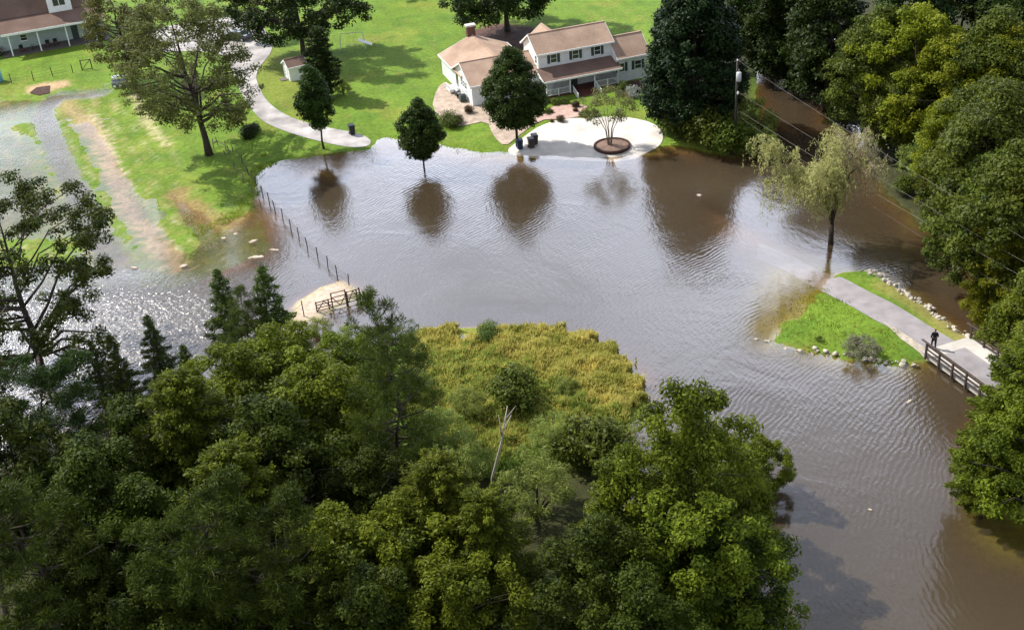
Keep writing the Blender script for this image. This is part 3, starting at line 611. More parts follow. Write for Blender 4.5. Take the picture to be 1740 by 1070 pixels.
# ---------------------------------------------------------------- trees, one species or habit at a time
S_broadA = broad('broadleaf_tree', 'lf_forest', 15, 5.2, 3.5, 150, (.7, 1.5), 240, .15, 'round')
S_broadB = broad('broadleaf_tree', 'lf_fore', 14, 5.0, 3.0, 190, (.5, 1.15), 330, .125, 'dome', shell=.6, lump=.35)
S_broadC = broad('broadleaf_tree', 'lf_fore', 16, 4.6, 4.0, 160, (.55, 1.25), 300, .13, 'oval', lump=.35)
S_broadD = broad('broadleaf_tree', 'lf_yellow', 13, 4.4, 3.0, 150, (.5, 1.15), 280, .13, 'round', lump=.35)
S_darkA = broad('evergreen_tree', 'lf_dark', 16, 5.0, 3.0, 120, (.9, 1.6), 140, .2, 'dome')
S_cyp = conifer('cypress_tree', 'lf_fore', 15, 4.0, 2.0, 210, .15, per=110, env='dome', spray=.6, droop=.15, asp=.3)
S_cypY = conifer('cypress_tree', 'lf_yellow', 13, 3.8, 1.2, 210, .13, per=110, env='dome', spray=.6, droop=.2, asp=.28)
S_cedar = conifer('cedar_tree', 'lf_pine', 10, 2.7, .6, 80, .14, per=110, env='cone', spray=.5, droop=.0, asp=.3)
S_pine = pine('pine_tree', 'lf_pine', 18, 3.6, 5.5, 56, .2, .24, .6, 190, 'round')
S_pineL = pine('pine_tree', 'lf_dark', 17, 4.6, 6, 34, .2, .27, .75, 230, 'spread', asp=.14)
S_shrA = shrub('shrub', 'lf_marsh', 2.6, 4.0, 60, 300, .11, .3, (.16, .3))
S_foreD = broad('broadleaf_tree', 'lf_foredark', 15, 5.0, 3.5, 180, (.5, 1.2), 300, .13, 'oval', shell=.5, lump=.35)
S_shrB = shrub('shrub', 'lf_shrub', 1.5, 1.7, 16, 420, .075, .4)
S_shrC = shrub('shrub', 'lf_forest', 2.2, 3.4, 22, 240, .12, .5, (.28, .5))
S_shrG = shrub('shrub', 'lf_marsh', 2.9, 5.2, 70, 300, .13, .22, (.13, .27))
S_dead = dict()
# --- around the houses
at_base(broad('shade_tree', 'lf_brown', 20, 8.8, 5.0, 330, (.6, 1.3), 110, .15, 'round', 'bark', .42, (-1.2, 0), .35, 34, lump=.2), 356, 263, 'tall thin-crowned olive-brown tree leaning beside the flooded field', rz=0)
at_base(broad('shade_tree', 'lf_brown', 14.5, 6.0, 3.0, 130, (.7, 1.3), 105, .17, 'round', 'bark', .33, (-.5, 0), .5, 22), 228, 142, 'dense olive tree shading the pale cart beside the porch building', rz=1)
at_base(broad('shade_tree', 'lf_dark', 15.5, 8.6, 4.6, 190, (.9, 1.7), 120, .19, 'spread', 'bark', .4, (0, 0), .55, 26), 517, 96, 'wide dark shade tree overhanging the driveway above the small shed', rz=.5)
at_base(broad('shade_tree', 'lf_forest', 9, 2.8, 3.2, 50, (.6, 1.0), 170, .16, 'round', 'bark', .15, limbs=8), 427, 66, 'small tree with a thin trunk on the driveway turnaround', rz=0)
at_base(broad('shade_tree', 'lf_dark', 15, 7.8, 3.4, 300, (.8, 1.5), 130, .19, 'spread', 'bark', .42, limbs=24), 863, 54, 'broad shade tree standing in mulch behind the farmhouse', rz=0)
at_base(broad('shade_tree', 'lf_forest', 14, 7, 3.2, 120, (.8, 1.5), 110, .18, 'spread', 'bark', .3), 690, -28, 'tree at the top edge of the lawn between two dark shade trees')
at_base(broad('young_tree', 'lf_brown', 5.4, 1.7, 2.0, 26, (.4, .65), 200, .11, 'round', 'bark', .09, (-.5, 0), limbs=6), 415, 222, 'small thin tree rising from a dark bush by the driveway', rz=0)
put(shrub('shrub', 'lf_dark', 1.7, 1.0, 16, 300, .1), G(426, 228), 'low dark bush around the foot of the small driveway tree', 'shrub', s=(1.35, .8, 1))
at_base(broad('pear_tree', 'lf_oval', 10.3, 2.5, 3.0, 170, (.5, .9), 330, .12, 'oval', 'bark', .13, (-.5, 0), limbs=12, lump=.14, shell=.1), 551, 253, 'narrow oval dark green tree at the flooded lawn edge past the driveway', rz=0)
at_base(conifer('cedar_tree', 'lf_dark', 9.3, 2.3, .5, 120, .15, per=90, env='dome', spray=.5, droop=-.1, asp=.35), 556, 166, 'dark shaggy evergreen right of the small white shed', rz=0)
put(S_shrA, G(583, 160), 'pale green bush behind the evergreen on the lawn', 'shrub', s=.55)
at_base(broad('pear_tree', 'lf_oval', 10.1, 2.55, 3.4, 240, (.45, .8), 330, .12, 'oval', 'bark', .13, limbs=12, lump=.14, shell=.05), 722, 289, 'small rounded tree standing alone in the flood water', rz=0)
at_base(broad('pear_tree', 'lf_oval', 11.8, 3.55, 2.8, 270, (.5, .95), 300, .13, 'oval', 'bark', .18, limbs=14, lump=.08), 879, 249, 'full round dark green tree behind the waste bins', rz=0)
my = broad('crape_myrtle', 'lf_myrtle', 7.2, 3.1, 3.6, 60, (.45, .8), 150, .1, 'dome', 'bark_pale', .02, limbs=0, lump=.2)
mb = MB()
for k in range(7):
    th = k*.9+.3; e = Vector((1.9*math.cos(th), 1.9*math.sin(th), 5.6+.3*(k % 3))); a = Vector((.12*math.cos(th), .12*math.sin(th), -.2))
    mb.tube([a, a.lerp(e, .35)+Vector((-.3*math.cos(th), -.3*math.sin(th), .2)), a.lerp(e, .7), e], [.07, .05, .035, .012], 5)
my['trunk'] = mb.mesh('trunk', M['bark_pale'], True)
at_base(my, 1036, 249, 'slender multi-stemmed tree in the ringed planting bed on the pad', rz=.4)
at_base(broad('magnolia_tree', 'lf_magnolia', 17.5, 6.6, 1.2, 420, (.8, 1.5), 150, .19, 'dome', 'bark', .4, limbs=14, shell=.35, lump=.08), 1178, 216, 'massive glossy dark magnolia right of the farmhouse', rz=0)
for (x, y, sp, s, lb) in [(1155, 236, S_shrC, 1.2, 'green bush at the flood edge beneath the magnolia'), (1205, 252, S_shrC, 1.6, 'spreading bush in the water left of the utility pole'), (1268, 238, S_shrA, 1.4, 'leafy bush at the foot of the utility pole'),
                          (1243, 262, S_shrC, 1.45, 'low leafy bush in front of the utility pole'), (1292, 264, S_shrA, 1.0, 'loose straggly bush standing in water right of the utility pole')]:
    put(sp, G(x, y, floor=-.3), lb, 'shrub', s=s)
# --- willow
def willow():
    H_ = 12.0; mb = MB(); C_, N_, D_, T_ = [], [], [], []; C2, N2, D2, T2 = [], [], [], []
    base = Vector((0, 0, -.8)); f1 = Vector((-.1, 0, 2.2))
    mb.tube([base, (-.05, 0, .8), f1], [.34, .27, .23], 8)
    limbs = [([(-.6, 0, 4.0), (-1.8, .2, 6.0), (-4.0, .4, 8.6), (-5.6, .6, 10.0)], .17), ([(.25, 0, 4.2), (-.2, .1, 6.0), (-.8, .3, 8.2), (-.6, .3, 10.8)], .17),
             ([(-1.0, 0, 5.1), (-3.4, -.5, 6.8), (-6.6, -.8, 7.4)], .10), ([(.3, 0, 4.6), (1.2, -.3, 7.4), (2.5, -.4, 8.4), (3.3, -.4, 7.4)], .12),
             ([(.1, .2, 5.2), (.6, 1.8, 8), (1.6, 3.4, 9.6)], .1), ([(-.5, -.2, 5.2), (-1.2, -2, 7.6), (-2.4, -3.4, 8.6)], .1), ([(0, 0, 5.6), (1.6, .8, 8.6), (2.6, 1.4, 10.2)], .1)]
    tips = []
    for l, r in limbs:
        mb.tube([f1]+[Vector(q) for q in l], [r]+[r*(1-.8*(i+1)/len(l)) for i in range(len(l))], 6)
        for k in range(11):
            i = rng.integers(max(0, len(l)-3), len(l)-1); a = Vector(l[i]).lerp(Vector(l[i+1]), rng.random())
            th = rng.uniform(0, 6.28); L_ = rng.uniform(.8, 2.6); e = a+Vector((math.cos(th)*L_, math.sin(th)*L_, rng.uniform(.3, 1.5))); mb.tube([a, a.lerp(e, .5)+Vector((0, 0, .25)), e], [.04, .025, .012], 4); tips.append((a, e))
    for a, e in tips:
        right = e.x > .2
        for k in range(13):
            q = a.lerp(e, rng.uniform(.3, 1.1)); d = Vector((rng.normal(), rng.normal(), 0))*.55
            hang = rng.uniform(1.0, 3.4) if q.z < 9 else rng.uniform(.6, 2.6)
            hang = min(hang*(1.25 if math.hypot(q.x, q.y) > 4 else 1), q.z-.9)
            n = int(11*hang)+8; s = rng.random(n)
            p = np.array(q)+np.outer(s**.6, np.array(d)*1.5)+np.outer(-s**1.6*hang+.35*np.sin(s*3.1), [0, 0, 1])+rng.normal(size=(n, 3))*.09
            A = (C2, N2, D2, T2) if (right and q.z > 7.3 and rng.random() < .75) else (C_, N_, D_, T_)
            A[0].append(p); A[1].append(rng.normal(size=(n, 3))); A[2].append(np.array([0, 0, -1.])*(s[:, None]+.2)+rng.normal(size=(n, 3))*.4); A[3].append(np.clip(rng.normal(rng.uniform(.3, .8), .2, n), 0, 1))
    cc = np.concatenate
    c1 = leaf_mesh('crown', M['lf_willow'], cc(C_), cc(N_), .15, .22, cc(T_), cc(D_)); c2 = leaf_mesh('dry_crown', M['lf_bare'], cc(C2), cc(N2), .13, .16, cc(T2), cc(D2))
    return mb.mesh('trunk', M['bark'], True), c1, c2
wt, w1_, w2_ = willow()
g = G(1412, 414); r = thing('willow_tree', 'pale weeping willow standing in the flood water by the submerged road', 'tree', (g.x, g.y, 0)); r.scale = (.93, .93, .97)
part('trunk', wt, r); part('crown', w1_, r); part('crown', w2_, r)['label'] = 'drier straw coloured right side of the crown'
# --- right bank wood
gr = 'trees of the wood on the right bank'
RB = [ # px of tip, species, size, label
 (1505, 8, S_broadD, 1.25, 'yellow-green tree at the front of the right wood near the top'), (1440, 15, S_broadA, 1.0, 'green tree leaning over the creek at the wood corner'),
 (1570, 60, S_broadD, 1.1, 'bright yellowish tree right of the tallest yellow-green one'), (1480, 110, S_broadA, .72, 'small green tree above the creek bank and round dark bush'),
 (1640, 20, S_broadA, 1.1, 'leafy green tree in the top right part of the wood'), (1715, 40, S_broadD, 1.2, 'yellow-green tree touching the right picture edge near the top'),
 (1555, 165, S_broadD, .85, 'low yellow-green tree halfway down the creek bank'), (1625, 140, S_broadA, 1.0, 'dense green tree behind the yellow ones mid right'),
 (1700, 150, S_broadA, 1.15, 'dense green tree at the right edge above the wires'), (1500, 215, S_shrG, 1.2, 'pale shrub hanging over the creek below the round bush'),
 (1560, 240, S_broadB, .68, 'dark green tree at the waterline beside the long wire'), (1640, 235, S_broadA, .9, 'green tree behind the waterline trees mid right'),
 (1610, 300, S_broadB, .62, 'low tree on the creek bank just above the crossing wires'), (1700, 265, S_broadA, .95, 'shaded green tree at the right edge under the wires'),
 (1350, -75, S_darkA, 1.1, 'dark shaded tree closing the head of the creek'), (1420, -60, S_darkA, 1.1, 'dark tree right of the creek head'), (1290, -90, S_darkA, 1.0, 'dark tree left of the creek head'),
 (1560, -60, S_darkA, 1.15, 'dark green tree along the top edge of the right wood'), (1650, -70, S_darkA, 1.1, 'dark tree at the top edge near the right corner'), (1740, -50, S_darkA, 1.1, 'dark tree in the top right corner'),
 (1775, 230, S_broadA, 1.1, 'tree half cut off by the right picture edge above the cypress'),
 (1345, -125, S_darkA, .9, 'dark tree at the very end of the shaded creek'), (1400, -120, S_darkA, .9, 'dark tree filling the gap at the creek end'), (1388, 5, S_darkA, .8, 'dark tree overhanging the shaded creek water'), (1320, -30, S_darkA, .85, 'shadowy tree behind the magnolia by the creek')]
for x, y, sp, s, lb in RB: at_top(sp, x+(85 if 1430 < x < 1665 and y > 200 else 62 if 1430 < x < 1665 and y > -20 else 10 if x > 1665 else 0), y, lb, s=s, group=gr)
put(S_shrC, G(1436, 206), 'round dark bush at the waterline of the creek', 'shrub', s=(1.15, 1.15, 1.2))
for x, y, s, lb in [(1480, 250, .8, 'small bush at the waterline right of the round dark bush'), (1520, 330, .8, 'waterline bush below the pale hanging shrub'), (1570, 378, .9, 'waterline bush near the crossing wires'), (1625, 425, .9, 'waterline bush beside the feathery yellow cypress')]:
    put(S_shrC, G(x+22, y), lb, 'shrub', s=s*.9, group='bushes along the creek waterline')
at_top(S_cypY, 1745, 315, 'feathery yellow-green cypress above the path railing', s=1.05)
at_top(S_cypY, 1725, 395, 'smaller yellow-green cypress leaning over the path end', s=.75)
at_top(S_broadC, 1810, 430, 'dark green tree over the path end at the right edge', s=.95)
at_top(S_cyp, 1765, 585, 'dense green cypress in front of the railing at the right edge', s=.86)
at_top(S_cyp, 1700, 690, 'low bushy cypress over the water at the right edge', s=.62)
at_top(S_broadB, 1810, 640, 'dark tree behind the right edge cypress', s=.9)
# --- marsh shrubs on the island
gm = 'pale shrubs among the marsh grass'
for x, y, sp, s, lb in [(870, 622, S_shrC, 1.2, 'pale green shrub in the middle of the marsh grass'), (828, 545, S_shrB, 1.0, 'round green bush at the top edge of the marsh grass'),
    (735, 690, S_shrG, .9, 'hazy pale shrub beside the tall pine'), (790, 655, S_shrG, .6, 'low pale green shrub left of the mid marsh shrub'), (1005, 700, S_shrC, 1.4, 'darker willow shrub at the right of the marsh near the big tree'), (940, 700, S_shrG, .75, 'greyish shrub right of the bleached dead trunk'),
    (905, 765, S_shrG, 1.05, 'feathery grey-green shrub below the marsh and right of the dead trunk'), (780, 735, S_shrG, .9, 'feathery shrub left of the bleached dead trunk'), (1065, 720, S_shrG, .6, 'thin pale shrub at the water right of the marsh'),
    (700, 620, S_shrG, .6, 'thin shrub at the left tip of the marsh'), (960, 640, S_shrA, .45, 'small tuft-like shrub in the yellow marsh grass'), (592, 548, S_shrG, .55, 'thin blue-green sapling in front of the corral gate'), (540, 545, S_shrG, .5, 'pale sapling at the foot of the sand spit')]:
    at_top(sp, x, y, lb, s=s, cat='shrub', group=gm)
# dead bleached trunk
a = P(836, 812, 2.2); b_ = P(862, 690, 8.0); mb = MB(); a = Vector(a); b_ = Vector(b_); 
mb.tube([Vector((a.x, a.y, -.3)), a, a.lerp(b_, .5)+Vector((.12, 0, 0)), b_], [.11, .09, .07, .03], 7)
mb.tube([a.lerp(b_, .6), a.lerp(b_, .8)+Vector((.5, .2, .3))], [.06, .02], 5); mb.tube([a.lerp(b_, .62), a.lerp(b_, .85)+Vector((-.4, .1, .2))], [.05, .015], 5)
mb.tube([a.lerp(b_, .8), a.lerp(b_, .9)+Vector((.7, .1, .5))], [.04, .012], 5)
tag(mb.build('dead_tree', M['bark_birch'], smooth=True), 'bleached bare leaning trunk among the marsh shrubs', 'dead tree')
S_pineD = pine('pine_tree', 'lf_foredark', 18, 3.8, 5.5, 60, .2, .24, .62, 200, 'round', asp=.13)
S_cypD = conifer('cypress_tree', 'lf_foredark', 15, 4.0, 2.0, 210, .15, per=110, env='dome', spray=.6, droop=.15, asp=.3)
# --- foreground wood
gf = 'trees of the near wood'
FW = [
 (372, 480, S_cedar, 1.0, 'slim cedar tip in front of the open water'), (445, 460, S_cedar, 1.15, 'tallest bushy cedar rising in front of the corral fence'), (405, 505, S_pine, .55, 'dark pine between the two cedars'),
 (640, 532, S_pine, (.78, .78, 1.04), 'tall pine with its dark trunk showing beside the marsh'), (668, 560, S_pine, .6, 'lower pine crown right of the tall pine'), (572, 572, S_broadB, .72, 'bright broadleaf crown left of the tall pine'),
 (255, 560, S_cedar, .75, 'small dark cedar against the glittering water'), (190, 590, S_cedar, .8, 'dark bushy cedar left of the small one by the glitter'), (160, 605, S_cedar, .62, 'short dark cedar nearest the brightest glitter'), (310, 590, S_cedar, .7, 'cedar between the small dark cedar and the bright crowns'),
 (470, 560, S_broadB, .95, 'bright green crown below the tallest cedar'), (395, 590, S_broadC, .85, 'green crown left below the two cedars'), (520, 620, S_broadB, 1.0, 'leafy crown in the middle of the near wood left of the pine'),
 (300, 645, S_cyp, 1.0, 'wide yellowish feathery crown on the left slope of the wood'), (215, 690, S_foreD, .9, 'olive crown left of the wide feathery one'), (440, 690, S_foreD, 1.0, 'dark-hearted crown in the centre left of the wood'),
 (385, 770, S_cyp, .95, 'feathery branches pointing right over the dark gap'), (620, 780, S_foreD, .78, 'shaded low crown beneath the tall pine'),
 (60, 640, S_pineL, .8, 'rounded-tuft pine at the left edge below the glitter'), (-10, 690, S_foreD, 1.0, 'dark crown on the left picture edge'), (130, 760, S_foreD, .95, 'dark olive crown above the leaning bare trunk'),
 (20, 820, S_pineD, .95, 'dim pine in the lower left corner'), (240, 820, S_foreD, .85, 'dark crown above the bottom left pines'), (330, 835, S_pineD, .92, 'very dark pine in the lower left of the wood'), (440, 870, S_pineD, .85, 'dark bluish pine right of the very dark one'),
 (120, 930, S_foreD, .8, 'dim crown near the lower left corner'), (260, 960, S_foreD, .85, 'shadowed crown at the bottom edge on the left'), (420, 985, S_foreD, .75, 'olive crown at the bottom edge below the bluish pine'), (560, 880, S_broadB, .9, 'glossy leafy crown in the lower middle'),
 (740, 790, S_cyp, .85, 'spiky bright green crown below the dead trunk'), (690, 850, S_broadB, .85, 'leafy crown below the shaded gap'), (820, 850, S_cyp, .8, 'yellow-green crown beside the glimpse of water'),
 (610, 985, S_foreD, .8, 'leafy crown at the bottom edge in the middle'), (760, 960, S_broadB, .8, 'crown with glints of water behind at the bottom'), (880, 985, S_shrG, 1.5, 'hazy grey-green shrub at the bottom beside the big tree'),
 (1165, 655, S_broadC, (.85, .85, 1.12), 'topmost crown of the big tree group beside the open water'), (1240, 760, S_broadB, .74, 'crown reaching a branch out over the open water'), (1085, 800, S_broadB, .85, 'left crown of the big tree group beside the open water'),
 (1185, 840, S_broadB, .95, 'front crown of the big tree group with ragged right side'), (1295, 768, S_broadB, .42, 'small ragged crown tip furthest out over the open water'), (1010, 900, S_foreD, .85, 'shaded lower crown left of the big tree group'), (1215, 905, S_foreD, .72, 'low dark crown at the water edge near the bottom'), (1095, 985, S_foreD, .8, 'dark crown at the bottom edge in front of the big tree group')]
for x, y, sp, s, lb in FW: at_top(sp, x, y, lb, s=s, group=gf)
# open-branched pine at the left edge
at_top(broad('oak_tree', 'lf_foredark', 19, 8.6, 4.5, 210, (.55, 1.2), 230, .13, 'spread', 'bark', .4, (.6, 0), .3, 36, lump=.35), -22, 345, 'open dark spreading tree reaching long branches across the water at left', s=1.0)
# bare leaning trunks in the lower left
for (x0, y0, x1, y1, z1) in [(110, 1065, 15, 850, 9.5), (10, 1040, -15, 900, 9)]:
    b_ = Vector(P(x1, y1, z1)); a = Vector(P(x0, y0, 3.0)); a0 = Vector((a.x*1.02, a.y-1, H(a.x, a.y)-.3)); mb = MB(); mb.tube([a0, a, b_], [.27, .22, .1], 7)
    tag(mb.build('dead_tree', M['bark'], smooth=True), 'leaning dark bare trunk in the lower left corner' if x0 > 50 else 'dark bare trunk cut off by the left edge near the bottom', 'dead tree')

# ---------------------------------------------------------------- marsh reeds and shore tufts
def blades(name, poly_px, n, hgt, size, mat, label, thin=1.0, keep=None):
    pl = PX(poly_px, .2); x0, y0 = pl.min(0); x1, y1 = pl.max(0)
    X = rng.uniform(x0, x1, n*3); Y = rng.uniform(y0, y1, n*3); s = sdf(X, Y, pl)+noise(X, Y, 3, 21)*1.1-.4
    dens = noise(X, Y, 5, 22)*.5+.5; ok = (s > 0) & (rng.random(len(X)) < np.clip(dens*1.5+.25, .12, 1)); X = X[ok][:n]; Y = Y[ok][:n]
    hz = np.array([H(a, b) for a, b in zip(X, Y)]); ok = hz > -.35; X, Y, hz = X[ok], Y[ok], hz[ok]; k = len(X)
    hh = hgt*(.7+.35*noise(X, Y, 3.5, 23))*rng.uniform(.5, 1.25, k)
    c = np.stack([X, Y, np.maximum(hz, -.1)+hh*.5], 1); d = rng.normal(size=(k, 3))*.33+np.array([.15, 0, 1.]); nn = rng.normal(size=(k, 3))*[1, 1, .2]
    # blade half length follows its height: scale by building in two size classes
    tone = np.clip(.5+.45*noise(X, Y, 4.5, 24)+rng.normal(size=k)*.15, 0, 1)
    nn = nn/np.linalg.norm(nn, axis=1, keepdims=True); t = d/np.linalg.norm(d, axis=1, keepdims=True); s_ = np.cross(nn, t); s_ /= np.linalg.norm(s_, axis=1, keepdims=True)
    hl = (hh*.5)[:, None]; wd = size*rng.uniform(.7, 1.3, (k, 1))
    v = np.stack([c-t*hl-s_*wd*.6, c-t*hl+s_*wd*.6, c+t*hl*.4+s_*wd, c+t*hl, c+t*hl*.4-s_*wd], 1).reshape(-1, 3).astype('f4')
    m = bpy.data.meshes.new(name); m.vertices.add(5*k); m.vertices.foreach_set('co', v.ravel()); m.loops.add(5*k); m.loops.foreach_set('vertex_index', np.arange(5*k, dtype='i4'))
    m.polygons.add(k); m.polygons.foreach_set('loop_start', np.arange(0, 5*k, 5, dtype='i4')); a = m.attributes.new('tone', 'FLOAT', 'FACE'); a.data.foreach_set('value', tone.astype('f4'))
    m.materials.append(M[mat]); m.update(calc_edges=True); o = link(bpy.data.objects.new(name, m)); tag(o, label, None, kind='stuff'); return o
blades('marsh_grass', [(690,562),(730,552),(765,552),(780,572),(800,566),(860,556),(950,556),(1030,580),(1080,620),(1102,668),(1088,705),(1050,740),(960,760),(860,790),(760,790),(700,720),(685,640)], 85000, 1.0, .04, 'lf_reed', 'yellow-green marsh grass covering the low island')
blades('marsh_grass', [(700,600),(780,590),(850,600),(900,620),(960,660),(1040,690),(1080,720),(1000,790),(860,820),(720,800),(680,700)], 22000, 1.1, .04, 'lf_reedg', 'greener sedge filling the near half of the low island')
blades('shore_grass', [(350,395),(400,380),(430,350),(440,330),(446,300),(470,275),(450,262),(420,300),(400,350),(345,375),(325,400)], 3500, .3, .03, 'lf_grass', 'rough grass at the edge of the flooded field')
blades('shore_grass', [(1305,578),(1350,595),(1440,612),(1560,620),(1560,600),(1400,480),(1380,470),(1330,500),(1290,545)], 2600, .22, .025, 'lf_grass', 'half drowned grass blades along the peninsula edge')
blades('shore_grass', [(655,226),(740,238),(830,252),(855,250),(860,264),(820,268),(690,244),(655,240)], 1600, .2, .025, 'lf_grass', 'grass blades at the flooded edge of the house lawn')
# ---------------------------------------------------------------- farmhouse
HT = .30; hx, hy = 5.69, 141.02; hz0 = .55
house = thing('farmhouse', 'white two-storey farmhouse with tan shingle roofs, porch and brick chimney', 'house', (hx, hy, hz0), HT)
def wing_walls(u0, u1, v0, v1, ze, zr, ax):
    mb = MB()
    if ax == 'u':
        vm_ = (v0+v1)/2; vs = [(u0,v0,-.6),(u0,v1,-.6),(u0,v1,ze),(u0,vm_,zr),(u0,v0,ze),(u1,v0,-.6),(u1,v1,-.6),(u1,v1,ze),(u1,vm_,zr),(u1,v0,ze)]
    else:
        um = (u0+u1)/2; vs = [(u1,v0,-.6),(u0,v0,-.6),(u0,v0,ze),(um,v0,zr),(u1,v0,ze),(u1,v1,-.6),(u0,v1,-.6),(u0,v1,ze),(um,v1,zr),(u1,v1,ze)]
    mb.add(vs, [(4,3,2,1,0),(5,6,7,8,9),(0,1,6,5),(1,2,7,6),(3,4,9,8),(4,0,5,9),(2,3,8,7)]); return mb
def gable_roof(u0, u1, v0, v1, ze, zr, ax, t=.16):
    mb = MB()
    if ax == 'u':
        m_ = (v0+v1)/2; mb.quad((u0,v0,ze),(u1,v0,ze),(u1,m_,zr),(u0,m_,zr),t); mb.quad((u0,m_+.001,zr),(u1,m_+.001,zr),(u1,v1,ze),(u0,v1,ze),t)
        mb.box(u0, u1, m_-.12, m_+.12, zr-.06, zr+.035)
    else:
        m_ = (u0+u1)/2; mb.quad((u0,v1,ze),(u0,v0,ze),(m_,v0,zr),(m_,v1,zr),t); mb.quad((m_+.001,v1,zr),(m_+.001,v0,zr),(u1,v0,ze),(u1,v1,ze),t)
        mb.box(m_-.12, m_+.12, v0, v1, zr-.06, zr+.035)
    return mb
def trim(u0, u1, v0, v1, ze, zr, ax):   # fascia along eaves and rakes, a hair proud
    mb = MB(); h = .2; d = .035
    if ax == 'u':
        m_ = (v0+v1)/2
        mb.box(u0-d, u1+d, v0-d*2, v0-.003, ze-h, ze+.02); mb.box(u0-d, u1+d, v1+.003, v1+d*2, ze-h, ze+.02)
        for u in (u0-d, u1+.003):
            for a, b in (((v0, ze), (m_, zr)), ((m_, zr), (v1, ze))):
                mb.add([(u,a[0],a[1]-h),(u,b[0],b[1]-h),(u,b[0],b[1]+.02),(u,a[0],a[1]+.02),(u+.032,a[0],a[1]-h),(u+.032,b[0],b[1]-h),(u+.032,b[0],b[1]+.02),(u+.032,a[0],a[1]+.02)], [(0,1,2,3),(7,6,5,4),(0,4,5,1),(1,5,6,2),(2,6,7,3),(3,7,4,0)])
    else:
        m_ = (u0+u1)/2
        mb.box(u0-d*2, u0-.003, v0, v1+d, ze-h, ze+.02); mb.box(u1+.003, u1+d*2, v0, v1+d, ze-h, ze+.02)
        for v in (v1+.003,):
            for a, b in (((u0, ze), (m_, zr)), ((m_, zr), (u1, ze))):
                mb.add([(a[0],v,a[1]-h),(b[0],v,b[1]-h),(b[0],v,b[1]+.02),(a[0],v,a[1]+.02),(a[0],v+.032,a[1]-h),(b[0],v+.032,b[1]-h),(b[0],v+.032,b[1]+.02),(a[0],v+.032,a[1]+.02)], [(0,1,2,3),(7,6,5,4),(0,4,5,1),(1,5,6,2),(2,6,7,3),(3,7,4,0)])
    return mb
LM, DM = 9.8, 5.2
W = {}
wings = [('main', 0, LM, 0, DM, 4.85, 6.65, 'u', 'siding'), ('front', -8.95, -.02, -.3, 7.0, 2.5, 4.4, 'u', 'siding'), ('rear', -8.9, .1, 6.98, 13.0, 2.5, 4.4, 'v', 'siding'),
         ('right', LM+.02, LM+4.3, -1.55, 3.4, 3.0, 5.1, 'u', 'siding'), ('ell', 1.6, 5.2, DM+.02, DM+2.2, 4.5, 6.1, 'v', 'siding')]
for nm, u0, u1, v0, v1, ze, zr, ax, mt in wings:
    wo_ = wing_walls(u0, u1, v0, v1, ze, zr-.12, ax).build('wall', M[mt], house)
    if nm == 'front': rr = (u0-.3, u1, v0-.35, v1+.0)
    elif nm == 'rear': rr = (u0-.3, u1+.3, 3.4, v1+.3)
    elif nm == 'right': rr = (u0, u1+.3, v0-.35, v1+.3)
    elif nm == 'ell': rr = (u0-.3, u1+.3, DM/2, v1+.3)
    else: rr = (u0-.3, u1+.3, v0-.4, v1+.4)
    if nm == 'front': rr = (u0-.3, u1, -.65, 7.35)
    ro = gable_roof(*rr, ze, zr, ax).build('roof', M['roof'], house)
    if nm in ('main', 'front', 'right'): trim(*rr, ze, zr, ax).build('eave_trim', M['white'], ro)
    if nm in ('rear',): trim(rr[0], rr[1], 7.36, rr[3], ze, zr, ax).build('eave_trim', M['white'], ro)
    if nm == 'ell': trim(rr[0], rr[1], DM+.5, rr[3], ze, zr, ax).build('eave_trim', M['white'], ro)
    W[nm] = ro
ch = MB().box(-5.0, -3.9, 13.02, 13.75, -.6, 5.5).build('chimney', M['brick'], house)
MB().box(-5.12, -3.78, 12.93, 13.87, 5.5, 5.72).build('chimney_cap', M['concrete'], ch)
MB().box(-5.5, -5.02, 13.02, 13.7, -.6, 2.6).build('chimney_shoulder', M['brick'], ch)
def window(parent, u, v, z, wd=.9, h=1.15, n=(0, -1), shut=True, bars=1):
    """window centred at u,z on a wall plane v with outward normal n"""
    o = thing_part('window', parent, (u, v, z), math.atan2(n[0], -n[1]))
    d = .055
    fr_ = MB(); fr_.box(-wd/2, wd/2, -d, .0, -h/2, -h/2+.07); fr_.box(-wd/2, wd/2, -d, 0, h/2-.07, h/2)
    fr_.box(-wd/2, -wd/2+.06, -d, 0, -h/2+.07, h/2-.07); fr_.box(wd/2-.06, wd/2, -d, 0, -h/2+.07, h/2-.07); fr_.box(-wd/2+.06, wd/2-.06, -d+.008, 0, -.025, .025)
    for k in range(1, bars): x = -wd/2+wd*k/bars; fr_.box(x-.03, x+.03, -d+.004, 0, -h/2+.07, h/2-.07)
    f = o; f.data = fr_.mesh('window', M['white'])
    part('pane', MB().box(-wd/2+.06, wd/2-.06, -.028, -.004, -h/2+.07, h/2-.07).mesh('pane', M['glass']), f)
    if shut:
        for s in (-1, 1):
            mb = MB(); x0 = s*(wd/2+.03) if s > 0 else -wd/2-.03-.36; mb.box(x0, x0+.36, -.05, 0, -h/2, h/2)
            for k in range(6): mb.box(x0+.05, x0+.31, -.062, -.05, -h/2+.08+k*h/6.4, -h/2+.08+k*h/6.4+.07)
            part('shutter', mb.mesh('shutter', M['shutter']), f)
    part('sill', MB().box(-wd/2-.05, wd/2+.05, -.1, 0, -h/2-.07, -h/2-.003).mesh('sill', M['white']), f)
    return f
def thing_part(name, parent, loc, rz):
    o = link(bpy.data.objects.new(name, bpy.data.meshes.new(name))); o.parent = parent; o.location = loc; o.rotation_euler = (0, 0, rz); return o
for u in (2.05, 5.0, 7.95): window(house, u, -.004, 3.95)
window(house, -.004, .75, 3.95, .6, 1.1, (-1, 0), False)
window(house, -6.9, -.304, 1.5, .75, 1.05)
window(house, -2.0, -.304, 1.5, .75, 1.05)
